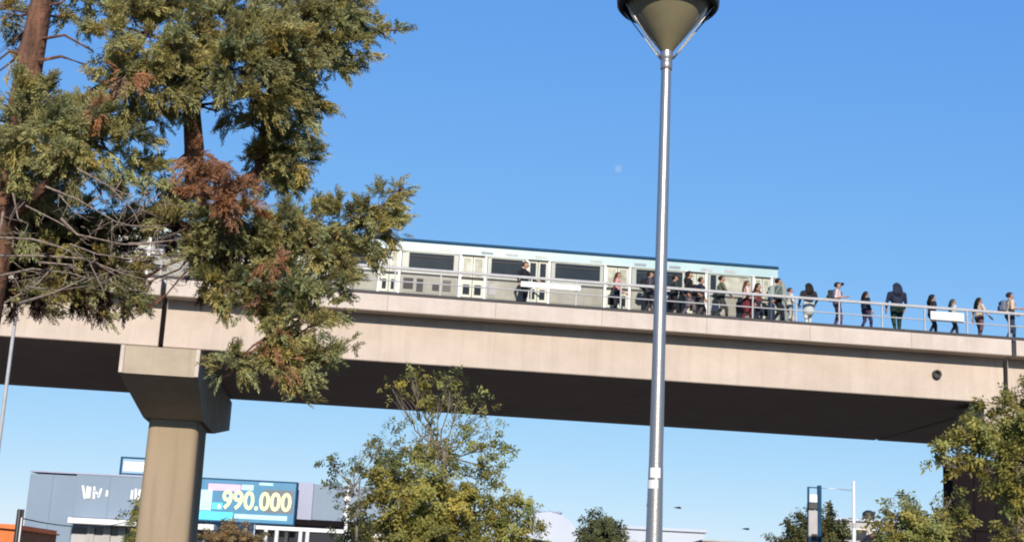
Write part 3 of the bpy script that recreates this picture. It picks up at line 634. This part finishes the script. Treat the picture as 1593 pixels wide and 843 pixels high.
gs = thing('grey_shed', 'low grey shed roof on the horizon right of the lamp pole', 'building', (q.x, 180, 0))
part('wall', gs, M_greyw, 'box', 0, lw, 0, 12, 0, q.z-.3); part('roof', gs, M_greyw, 'bbox', -.3, lw+.3, -.4, 12.4, q.z-.29, q.z-.05, .04)
q = at(1298, 806, 160); lw = at(1400, 806, 160).x-q.x; zt = q.z
gh = thing('pale_apartment', 'pale grey house block behind the white mast on the right', 'building', (q.x, 160, 0))
part('wall', gh, M_greyw, 'box', 0, lw, 0, 12, 0, zt-.2); part('roof', gh, M_pale, 'bbox', -.2, lw+.2, -.3, 12.2, zt-.19, zt+.1, .03)
for i in range(4):
    wf = part('window', gh, M_white, 'bbox', .5+i*1.8, 1.9+i*1.8, -.08, -.004, zt-2.4, zt-1.0, .02); part('pane', wf, M_dkglass, 'box', .6+i*1.8, 1.8+i*1.8, -.10, -.082, zt-2.3, zt-1.1)
part('water_tank', gh, M_black, 'lathe', [(.7, zt+.1), (.7, zt+1.0), (.3, zt+1.3), (.001, zt+1.32)], 14, (4.6, 3, 0))
q = at(1372, 832, 100); lw = at(1432, 832, 100).x-q.x
rh = thing('red_house', 'small dull red house below the shrubs on the right', 'building', (q.x, 100, 0))
M_red = mat('dull_red_render', (.30, .12, .10), (.38, .17, .14), .8, .9)
part('wall', rh, M_red, 'box', 0, lw, 0, 6, 0, q.z-.5)
part('roof', rh, M_red, 'add', [(-.2, -.3, q.z-.5), (lw+.2, -.3, q.z-.5), (lw+.2, 6.3, q.z-.5), (-.2, 6.3, q.z-.5), (-.2, 3, q.z+.2), (lw+.2, 3, q.z+.2)], [(0, 1, 5, 4), (3, 4, 5, 2), (0, 4, 3), (1, 2, 5), (0, 3, 2, 1)])
part('window', rh, M_white, 'bbox', .7, 1.7, -.06, -.004, q.z-2, q.z-.9, .02)
# dark clad tower behind the right hand tree
YT = 45.5; q = at(1481, 712, YT); r_ = at(1580, 720, YT)
dt = thing('dark_tower', 'dark brown clad square tower behind the right hand tree', 'tower', (q.x, YT, 0))
tw = r_.x-q.x
part('wall', dt, M_tower, 'box', .04, tw-.04, .04, 1.1, 0, q.z-.08)
for i in range(3):
    for j in range(3): part('cladding_panel', dt, M_tower, 'bbox', i*tw/3+.01, (i+1)*tw/3-.01, 0, .038, j*(q.z-.1)/3+.01, (j+1)*(q.z-.1)/3-.01, .012)
part('roof_cap', dt, M_tower, 'bbox', -.03, tw+.03, -.03, 1.15, q.z-.078, q.z, .015)

# ------------------------------------------------------------------ trees
def spray(kind):
    """one sprig: returns (verts, quads) along +Z, unit length; every leaf is its own little face"""
    vs, fs = [], []
    def leaf(base, d, l, w, up):
        d = Vector(d).normalized(); sd = d.cross(Vector(up)); sd = sd.normalized() if sd.length > 1e-4 else Vector((1, 0, 0))
        b = Vector(base); o = len(vs); mid = b+d*l*.5; nn = sd.cross(d)*l*.10
        vs.extend([b, mid+sd*w+nn, b+d*l, mid-sd*w+nn]); fs.append((o, o+1, o+2, o+3))
    r = random.Random(3)
    if kind == 'cypress':
        leaf((0, 0, 0), (0, 0, 1), 1.0, .03, (1, 0, 0)); leaf((0, 0, .1), (0.05, 0.05, 1), .9, .03, (0, 1, 0))
        for i in range(15):
            z = .06+.058*i; a = i*2.4; s = .40-.016*i
            leaf((0, 0, z), (math.cos(a)*.55, math.sin(a)*.55, .85), s, .032, (r.uniform(-1, 1), r.uniform(-1, 1), .3))
    else:
        for i in range(9):
            z = .1+.1*i; a = i*2.4+r.uniform(-.3, .3)
            leaf((math.cos(a)*.03, math.sin(a)*.03, z), (math.cos(a), math.sin(a), r.uniform(-.2, .7)), .42, .105, (r.uniform(-.5, .5), r.uniform(-.5, .5), 1))
        leaf((0, 0, .9), (0, 0, 1), .4, .10, (1, .3, 0))
    return np.array([tuple(v) for v in vs]), np.array(fs)
SPR = {'cypress': spray('cypress'), 'leaf': spray('leaf')}
def foliage(name, parent, m, kind, P, D, S, tints):
    bv, bf = SPR[kind]; n = len(P)
    D = D/np.linalg.norm(D, axis=1)[:, None]
    ref = rng.normal(size=(n, 3)); A = np.cross(D, ref); A /= np.linalg.norm(A, axis=1)[:, None]; B = np.cross(D, A)
    V = P[:, None, :]+S[:, None, None]*(bv[None, :, 0:1]*A[:, None, :]+bv[None, :, 1:2]*B[:, None, :]+bv[None, :, 2:3]*D[:, None, :])
    # bend the sprigs a little downwards towards their tips
    V[:, :, 2] -= (S[:, None]*bv[None, :, 2]**2)*.18
    nv = bv.shape[0]; V = V.reshape(-1, 3); F = (bf[None]+np.arange(n)[:, None, None]*nv).reshape(-1, 4)
    me = bpy.data.meshes.new(name); me.vertices.add(len(V)); me.vertices.foreach_set('co', V.astype(np.float32).ravel())
    me.loops.add(F.size); me.loops.foreach_set('vertex_index', F.astype(np.int32).ravel())
    me.polygons.add(len(F)); me.polygons.foreach_set('loop_start', np.arange(0, F.size, 4, dtype=np.int32)); 
    me.materials.append(m); me.update(calc_edges=True)
    at_ = me.color_attributes.new('tint', 'FLOAT_COLOR', 'POINT'); c = np.ones((len(V), 4), np.float32); c[:, :3] = np.repeat(tints, nv, 0); at_.data.foreach_set('color', c.ravel())
    return link(name, me, parent)
def curve_pts(a, b, sag=.0, n=6, wob=.0):
    a, b = Vector(a), Vector(b); L = (b-a).length; out = []
    for i in range(n+1):
        t = i/n; p = a.lerp(b, t)+Vector((0, 0, -sag*L*4*t*(1-t)))
        if 0 < i < n: p += Vector((random.uniform(-1, 1), random.uniform(-1, 1), random.uniform(-1, 1)))*wob*L
        out.append(p)
    return out
def make_crown(T, org, name, m, kind, clumps, Y, per, size, bias, hub=None, limb_mat=None, limb_r=.05, tvar=.25, flat=.8, dep=1.0, limbs=True):
    """clumps: (px, py, radius px, depth offset m, density)"""
    Ps, Ds, Ss, Ts = [], [], [], []; lb = MB().use(limb_mat or M_bark2)
    for (x, y, r, dy, dens) in clumps:
        c = at(x, y, Y+dy)-org; R = r/FPX*(Y+dy)
        n = max(8, int(per*dens*(R/.5)**2)); d = rng.normal(size=(n, 3)); d /= np.linalg.norm(d, axis=1)[:, None]
        if R > .1:            # feathery plumes: sprigs strung along tapering axes
            npl = max(4, int((11 if kind == 'cypress' else 9)*min(1.4, R/.4))); ax = rng.normal(size=(npl, 3)); ax /= np.linalg.norm(ax, axis=1)[:, None]; st = ax*R*.35*rng.random((npl, 1))
            ax = ax+np.array(bias)*1.1; ax /= np.linalg.norm(ax, axis=1)[:, None]; ln = R*(.70+.80*rng.random(npl)); k = rng.integers(0, npl, n); t = rng.random(n)**.8
            sp = rng.normal(size=(n, 3)); P = st[k]+ax[k]*(ln[k]*t)[:, None]+sp*(R*(.14 if kind == 'cypress' else .19)*(1.05-.75*t))[:, None]; P[:, 2] -= R*.22*t**2
            Ps.append(P*np.array([1, dep, flat])+np.array(c)); Ds.append(ax[k]+rng.normal(size=(n, 3))*.38); Ss.append(size*(.6+.7*rng.random(n))*(1.1-.35*t))
            pt = 1+tvar*(rng.random(npl)-.5)*1.3; ph = rng.normal(size=npl)*.07+(rng.random()-.5)*.10; tt = (pt[k]*(1+.25*tvar*(rng.random(n)-.5)))[:, None]; hh = (ph[k]+rng.normal(size=n)*.04)[:, None]
            Ts.append(np.clip(np.hstack([tt*(1+hh), tt, tt*(1-hh*1.5)]), .2, 2)); rr = None
        else: rr = R*rng.random(n)**.42
        lump = 1+.35*np.sin(d[:, 0]*5+x)*np.sin(d[:, 2]*6+y)
        q = d*(rr*lump)[:, None]*np.array([1, dep, flat]) if rr is not None else None; P = q+np.array(c) if rr is not None else None
        if rr is not None: Ps.append(P); Ds.append(d*.8+np.array(bias)+rng.normal(size=(n, 3))*.45)
        if rr is not None: Ss.append(size*(.55+.75*rng.random(n))*(1.15-.3*(rr/R)))
        base = 1+tvar*(rng.random()-.5)*1.4; t = base*(1+tvar*(rng.random((n, 1))-.5)*1.6); hue = rng.normal(size=(n, 1))*.09+(rng.random()-.5)*.12
        if rr is not None: Ts.append(np.clip(np.hstack([t*(1+hue), t, t*(1-hue*1.5)]), .2, 2))
        if limbs and hub is not None:
            h0 = min(hub, key=lambda hh: (Vector(hh)-c).length); pts = curve_pts(h0, c, .06, 5, .05); lb.tube(pts, [limb_r*(1-.15*i) for i in range(6)], 6)
            for k in range(5):
                e = Vector(c)+Vector(d[k]*R*.85); lb.tube(curve_pts(pts[3], e, .05, 3, .06), [limb_r*.4, limb_r*.3, limb_r*.2, limb_r*.08], 5)
    o = foliage(name, T, m, kind, np.vstack(Ps), np.vstack(Ds), np.concatenate(Ss), np.vstack(Ts))
    if lb.v: lb.build('limbs', T)
    return o

# big conifer at the left, in front of the viaduct
YA = 20.0
tb = at(48, 60, YA); org = Vector((tb.x, YA, .0))
con = thing('conifer_tree', 'large old cypress with reddish trunk and dead branches at the left', 'tree', org)
trunk = MB().use(M_bark); trunk.tube([(-.45, .05, -.2), (-.42, .02, .5), (-.36, 0, 2), (-.27, 0, 4), (-.14, 0, 6), (-.02, 0, 7.4), (.02, 0, 8.6), (.1, .1, 11), (.1, 0, 13)], [.52, .42, .36, .32, .28, .235, .20, .14, .04], 18); trunk.build('trunk', con)
L = lambda x, y, dy=0: at(x, y, YA+dy)-org
# thick limbs
lm = MB().use(M_bark)
hubs = [L(30, 200), L(0, 380), L(60, 20)]
def limb(pts, rs, col=None):
    b_ = MB().use(col or M_bark); b_.tube(pts, rs, 12); hubs.extend(pts); return b_.build('thick_limb', con)
limb([L(-25, 420, .2), L(70, 395, 1.2), L(160, 360, 1.5), L(240, 330, 1.3), L(300, 290, .6), L(302, 230, .3), L(298, 170, .2), L(310, 90, .2), L(330, 0), L(340, -90)], [.13, .11, .10, .10, .14, .15, .13, .09, .07, .04])
limb([L(300, 300, .4), L(350, 300, .6), L(405, 270, .8), L(415, 210, .8), L(425, 140, .8), L(440, 60, .8), L(450, -40, .8)], [.12, .11, .12, .12, .10, .07, .05])
limb([L(240, 335, 1.3), L(330, 375, .7), L(430, 390, .1), L(520, 370), L(590, 335), L(628, 292)], [.11, .10, .08, .06, .04, .012])
limb([L(330, 380, .3), L(390, 450, .2), L(420, 520, .2), L(450, 585, .2)], [.08, .06, .045, .02])
limb([L(40, 190), L(110, 170, -.4), L(180, 120, -.6), L(230, 50, -.6)], [.10, .08, .06, .04])
limb([L(0, 350), L(60, 300, -.6), L(120, 240, -.8), L(150, 200, -.8)], [.10, .08, .06, .03])
limb([L(425, 130, .8), L(480, 90, .6), L(545, 60, .5), L(600, 48, .5), L(632, 46, .5)], [.06, .05, .035, .02, .008])
# bare dark branches against the sky by the trunk
for pts in ([(58, 62), (100, 55), (145, 80)], [(60, 95), (95, 88), (130, 100), (138, 125)], [(40, 85), (15, 80), (-10, 100)], [(38, 60), (20, 95), (0, 110)], [(300, 165), (340, 160), (368, 165)], [(260, 180), (215, 150), (185, 140)]):
    b_ = MB().use(M_bark); n = len(pts); b_.tube([L(x, y, random.uniform(-.2, .2)) for x, y in pts], [.028*(1-.6*i/(n-1)) for i in range(n)], 7); b_.build('bare_branch', con)
# pale dead branches
dead = [([(-5, 430), (50, 418), (110, 425), (160, 440)], .02), ([(0, 370), (50, 372), (95, 385), (150, 410), (200, 440)], .022), ([(10, 470), (60, 440), (100, 395), (130, 370)], .02), ([(70, 290), (120, 310), (180, 345), (240, 360)], .018), ([(40, 320), (90, 345), (140, 375)], .016), ([(200, 380), (235, 378), (285, 372)], .03), ([(130, 440), (180, 420), (240, 425)], .014), ([(-5, 398), (60, 398), (130, 402), (190, 425), (245, 440)], .022), ([(30, 472), (85, 455), (135, 432)], .03), ([(40, 445), (90, 452), (150, 442)], .016),
        ([(60, 408), (110, 412), (125, 418)], .018), ([(120, 262), (170, 290), (205, 325), (225, 365)], .018), ([(95, 340), (120, 365), (190, 380), (265, 382)], .024),
        ([(190, 280), (170, 310), (150, 350)], .014), ([(205, 300), (185, 345), (170, 365)], .012), ([(160, 300), (130, 325), (100, 345)], .014), ([(230, 290), (215, 330), (180, 355)], .012),
        ([(20, 300), (28, 340), (45, 350)], .016), ([(5, 330), (0, 360), (-8, 400)], .02), ([(250, 300), (225, 320), (205, 350)], .012), ([(150, 280), (190, 300), (215, 310)], .012),
        ([(180, 350), (230, 352), (262, 350)], .014), ([(110, 380), (150, 395), (215, 405), (290, 400)], .016), ([(75, 470), (100, 440), (110, 410)], .012), ([(90, 300), (115, 330), (140, 345)], .012),
        ([(240, 390), (280, 410), (305, 430)], .012), ([(140, 410), (160, 450), (165, 480)], .012)]
for pts, r in dead:
    b_ = MB().use(M_dead); n = len(pts); dy = random.uniform(-1.4, -.7); b_.tube([L(x, y, dy+random.uniform(-.1, .1)) for x, y in pts], [.85*r*(1-.75*i/(n-1)) for i in range(n)], 7)
    o = b_.build('dead_branch', con); o['label'] = 'pale dead bare branch'
# fine dead twigs
b_ = MB().use(M_dead)
for i in range(130):
    x, y = random.uniform(0, 270), random.uniform(280, 450); a = random.uniform(-.9, .9)+random.choice((0, 1.9)); l = random.uniform(20, 60); dy = random.uniform(-1.3, .2)
    x2, y2 = x+math.cos(a)*l, y+math.sin(a)*l*.8; b_.tube([L(x, y, dy), L((x+x2)/2+random.uniform(-6, 6), (y+y2)/2+random.uniform(-6, 6), dy), L(x2, y2, dy+random.uniform(-.2, .2))], [.0065, .005, .0025], 4)
o = b_.build('dead_twigs', con); o['kind'] = 'stuff'
CL = [  # top canopy
 (175,60,40,-.8,1),(200,20,60,-.4,1),(235,70,55,-.8,1),(270,20,60,0,1),(300,70,60,-.6,1),(345,30,70,-.4,1),(360,95,60,-.7,1),(410,50,65,-.4,1),(430,110,55,-.3,1),(465,40,60,0,1),(480,95,50,.2,1),
 (520,45,42,.2,1),(505,15,50,.3,1),(548,60,28,.4,.9),(575,48,20,.5,.8),(604,47,13,.5,.7),(620,46,9,.5,.6),(195,120,42,-.7,1),(240,130,50,-.7,1),(285,130,42,-.4,1),(330,140,32,0,.8),(390,150,55,-.2,1),(440,155,45,.2,1),
 (470,150,30,.4,.9),(515,105,28,.5,.9),(495,160,14,.5,.7),(270,-60,80,0,.8),(380,-60,90,0,.8),(480,-50,70,0,.8),(160,-40,60,0,.8),(165,140,28,-.5,.8),(165,100,22,-.5,.7),
 (420,200,46,.6,1),(400,240,42,.9,1),(435,240,40,.6,1),(462,250,22,.5,.9),(480,235,12,.5,.8),(410,280,36,1,.9),(445,285,26,.9,.8),(375,175,24,.6,.8),
 # left
 (20,150,42,-.6,1),(60,150,36,-.6,1),(45,205,55,-.8,1),(95,195,48,-.8,1),(140,185,40,-.6,1),(90,240,52,-.8,1),(150,225,45,-.6,1),(190,215,36,-.3,.9),(20,245,45,-.7,1),(40,285,42,-.4,1),(190,255,36,-.2,.9),(235,270,30,.2,.8),(215,185,26,-.1,.7),(240,165,24,0,.7),
 (5,20,36,.6,.6),(10,75,26,.8,.5),(90,8,26,.6,.6),(120,20,22,.6,.5),
 (30,335,55,.2,1),(90,330,45,.4,.8),(20,395,52,.5,.9),(75,400,45,.6,.8),(30,450,38,.5,.8),(90,450,34,.6,.7),(130,380,45,.7,.7),(170,420,40,.7,.8),(150,460,24,.5,.8),(195,460,28,.5,.8),(155,488,12,.5,.8),(205,490,12,.5,.8),(60,475,16,.4,.7),(190,330,42,.9,.7),(240,310,36,.9,.7),
 # lower right arm
 (262,350,34,.3,.8),(300,345,42,.2,.9),(350,350,45,0,1),(395,345,40,-.1,1),(440,350,42,0,1),(485,350,40,0,1),(530,345,34,-.1,1),(565,335,30,-.1,1),(590,318,24,-.1,1),(607,300,14,0,.9),(622,292,9,0,.8),(600,345,24,0,1),(575,365,28,0,1),(612,365,10,0,.8),
 (330,395,45,.1,1),(385,395,45,.3,1),(440,400,48,.1,1),(490,400,45,0,1),(535,390,36,0,1),(560,395,22,0,.9),(345,440,36,.1,.9),(400,440,42,.1,1),(455,445,45,0,1),(505,435,36,0,1),(535,430,22,0,.9),(470,490,36,0,1),(420,490,40,0,1),(375,480,32,.1,.9),(505,475,22,0,.9),(330,475,20,.1,.8),(300,430,24,.2,.7),
 (440,530,30,0,.9),(400,545,34,0,1),(360,560,26,0,.9),(430,570,34,0,1),(470,560,24,0,.9),(350,575,16,0,.9),(455,600,20,0,.9),(475,590,14,0,.8),(468,618,9,0,.7),(500,545,22,0,.8),(520,550,13,0,.6),(490,515,22,0,.8),(545,535,9,0,.4)]
CL += [(x+random.uniform(-1, 1)*r, y+random.uniform(-1, .8)*r, max(6, r*.28), dy, .8) for x, y, r, dy, d_ in list(CL) if r > 20 and random.random() < .6]
make_crown(con, org, 'crown', M_fol, 'cypress', CL, YA, 345, .30, (.38, -.2, .38), hubs, M_bark, .022, .6, .85)
DB = [(315,255,26,-.3,1),(335,285,30,-.4,1),(360,300,32,-.4,1),(385,305,24,-.3,.9),(345,320,22,-.4,.9),(300,240,20,-.2,.9),(410,470,18,.1,.4),(425,530,20,.1,.5),(440,565,14,0,.4),(200,115,18,-.9,.7),(160,170,18,-.8,.6),(420,395,20,-.6,.6)]
make_crown(con, org, 'dead_foliage', M_brown, 'cypress', [(x, y, r*1.15, dy-.35, d_) for x, y, r, dy, d_ in DB], YA, 420, .22, (.2, -.1, -.3), None, M_bark, tvar=.5, limbs=False)

BRUSH = [(20,320,44,.6,1),(70,330,44,.8,1),(15,380,46,.6,1),(65,385,46,.8,1),(20,435,42,.7,1),(70,430,40,.8,1),(115,345,40,.9,.9),(120,395,40,.9,.9),(165,340,36,1,.8),(165,390,38,1,.9),(210,330,30,1.1,.7),(120,445,30,.8,.8),(165,440,34,.8,.9),(190,465,22,.7,.8),(150,475,16,.7,.8),(60,462,22,.6,.8),(205,400,24,1.1,.7),(275,370,22,1,.6),(360,385,34,.9,.8),(410,385,30,.9,.7),(330,420,30,.9,.7)]
make_crown(con, org, 'shade_brush', mat('dark_shade_brush', (.05, .03, .022), (.10, .062, .045), 2, .9, spec=.1, tint=True, transl=.1), 'cypress', BRUSH, YA, 520, .26, (.1, 0, -.3), None, M_bark, tvar=.6, limbs=False)  # brown twigs behind the crown, its dark shadows put into their colour

def simple_tree(label, Y, xb, clumps, per, size, m=M_leaf, group=None, trunk_r=.16, kind='leaf', name='leafy_tree', bias=(0, -.05, .15), cat='tree', limb_r=.03, fork=.45, tvar=.5):
    xs = [c[0] for c in clumps]; ys = [c[1] for c in clumps]
    b0 = at(xb, max(ys), Y); org = Vector((b0.x, Y, 0)); T = thing(name, label, cat, org, group=group)
    top = at(xb, min(ys)+.35*(max(ys)-min(ys)), Y)-org; fz = top.z*fork
    t = MB().use(M_bark2); t.tube([(0, 0, -.1), (.01, 0, .2), (0, .02, fz*.6), (.03, 0, fz), (0, 0, top.z)], [trunk_r*1.35, trunk_r*1.1, trunk_r, trunk_r*.85, trunk_r*.3], 12); t.build('trunk', T)
    hub = [Vector((0, 0, fz)), Vector((0, 0, fz*1.25)), top*.95]
    make_crown(T, org, 'crown', m, kind, clumps, Y, per, size, bias, hub, M_bark2, limb_r, tvar, .9)
    return T
# middle tree, fine leaves, in front of the viaduct
MID = [(640,600,26,0,.45),(680,605,28,.3,.5),(715,615,28,0,.45),(610,605,16,0,.3),(750,630,14,0,.3),(660,632,24,0,.4),(700,585,14,0,.3),(640,582,10,0,.3),
 (600,690,30,.3,.45),(640,670,28,.2,.4),(590,720,34,.2,.6),(640,715,40,0,.8),(690,690,34,0,.5),(735,680,30,0,.45),(770,690,26,0,.45),(780,720,22,0,.4),(750,650,22,0,.3),(690,740,44,-.3,.9),(745,745,38,-.2,.6),(600,760,42,0,1.5),(650,770,50,-.4,1.7),(700,790,50,-.5,1.6),(755,790,45,-.3,1.4),(800,790,32,0,.8),(820,800,18,0,.6),
 (580,800,28,.2,.9),(620,820,50,.3,1.6),(670,830,50,-.4,1.6),(730,840,50,-.5,1),(790,835,40,-.2,1),(815,830,22,0,.8),(600,870,60,0,1),(700,880,70,0,1),(780,880,50,0,1),(572,770,14,.3,.5),(660,900,60,0,1)]
simple_tree('mid sized leafy tree left of centre rising in front of the viaduct', 38, 680, MID, 74, .29, trunk_r=.2)
SPRIG = [(525,730,20,0,.35),(550,725,16,0,.3),(520,760,18,0,.35),(545,765,20,0,.4),(515,715,10,0,.25),(560,745,16,0,.4),(535,790,18,0,.4),(560,700,12,0,.2),(590,685,12,0,.2),(545,820,24,0,.5),(555,850,30,0,.6)]
simple_tree('sparse thin young tree just left of the middle tree', 37, 552, SPRIG, 120, .22, trunk_r=.06, limb_r=.018, m=M_leafd)
RT = [(1581,644,29,0,1),(1546,674,31,0,1),(1506,689,26,-.2,.9),(1476,704,21,-.2,.8),(1461,716,11,-.2,.7),(1531,644,17,.2,.7),(1506,664,15,.2,.7),(1596,684,39,0,1),(1551,714,31,-.3,1),(1506,724,19,-.2,.8),(1586,744,36,-.3,1),(1616,644,35,0,1),(1626,714,44,0,1),(1596,794,31,-.2,.9),(1581,774,19,-.3,.8),(1606,844,38,0,.9),(1576,824,15,-.3,.6),(1571,869,24,-.3,.9),(1531,869,12,-.2,.5),(1606,614,21,0,.8),(1646,784,52,0,1),(1626,904,61,0,1),(1656,664,44,0,1),(1571,624,12,0,.6)]
simple_tree('broad leafy tree at the right edge before the dark tower', 37, 1615, RT, 130, .32, trunk_r=.22, limb_r=.035)
LB = [(1400,815,30,0,.9),(1440,810,30,0,1),(1470,800,26,0,1),(1480,775,14,0,.8),(1385,795,14,0,.5),(1425,785,16,0,.6),(1450,835,40,0,1),(1400,845,34,0,.9),(1485,830,26,0,1),(1370,815,16,0,.5),(1430,870,50,0,1),(1395,780,8,0,.3)]
simple_tree('low bright green bushy tree left of the dark tower', 31, 1440, LB, 120, .28, trunk_r=.12)
FAR = [(930,825,22,0,1),(945,815,16,0,.9),(925,808,12,0,.8),(955,825,14,0,.9),(935,850,30,0,1),(905,835,14,0,.6),(950,850,26,0,1)]
simple_tree('small dark round tree on the horizon, left of the lamp pole', 120, 935, FAR, 26, .75, m=M_leafd, trunk_r=.2, limb_r=.06)
FAR2 = [(1245,825,22,0,1),(1230,840,22,0,1),(1262,812,20,0,1),(1290,815,22,0,1),(1300,830,20,0,1),(1280,840,30,0,1),(1250,860,40,0,1),(1300,860,30,0,1)]
simple_tree('dark olive tree behind the distant utility frame', 110, 1268, FAR2, 30, .7, m=M_leafd, trunk_r=.25, limb_r=.06)
SL = [(212,800,12,0,1),(208,825,14,0,1),(214,850,18,0,1),(216,785,7,0,.8)]
simple_tree('slim green tree peeking out left of the tan pier column', 100, 214, SL, 40, .55, m=M_leaf, trunk_r=.12, limb_r=.04)
SH = [(330,835,18,0,1),(355,830,18,0,1),(378,835,16,0,1),(395,842,16,0,1),(345,850,24,0,1),(365,818,8,0,.6),(380,855,26,0,1)]
simple_tree('dry tan shrub under the price billboard', 104, 355, SH, 40, .5, m=mat('dry_foliage', (.21, .135, .05), (.30, .20, .085), 1, .8, tint=True, transl=.2), trunk_r=.1, limb_r=.04, name='dry_shrub', cat='shrub')

# faint daytime moon
mm = bpy.data.materials.new('moon_dust'); mm.use_nodes = True; nt = mm.node_tree; b_ = nt.nodes['Principled BSDF']; b_.inputs['Base Color'].default_value = (.75, .75, .75, 1); b_.inputs['Roughness'].default_value = 1
nz = nt.nodes.new('ShaderNodeTexNoise'); nz.inputs['Scale'].default_value = .12; rp = nt.nodes.new('ShaderNodeValToRGB'); rp.color_ramp.elements[0].color = (.55, .55, .55, 1); rp.color_ramp.elements[1].color = (.8, .8, .8, 1)
tc = nt.nodes.new('ShaderNodeTexCoord'); nt.links.new(tc.outputs['Object'], nz.inputs[0]); nt.links.new(nz.outputs[0], rp.inputs[0]); nt.links.new(rp.outputs[0], b_.inputs['Base Color'])
tr = nt.nodes.new('ShaderNodeBsdfTransparent'); ms = nt.nodes.new('ShaderNodeMixShader'); ms.inputs[0].default_value = .07
nt.links.new(tr.outputs[0], ms.inputs[1]); nt.links.new(b_.outputs[0], ms.inputs[2]); nt.links.new(ms.outputs[0], nt.nodes['Material Output'].inputs[0])
q = at(962, 263, 6000); b_ = MB().use(mm); R_ = 7/FPX*6000; b_.lathe([(max(.01, R_*math.sin(math.pi*i/14)), -R_*math.cos(math.pi*i/14)) for i in range(15)], 24)
o = b_.build('moon'); o.location = q; tag(o, 'faint pale daytime moon in the blue sky left of the lamp pole', 'moon')
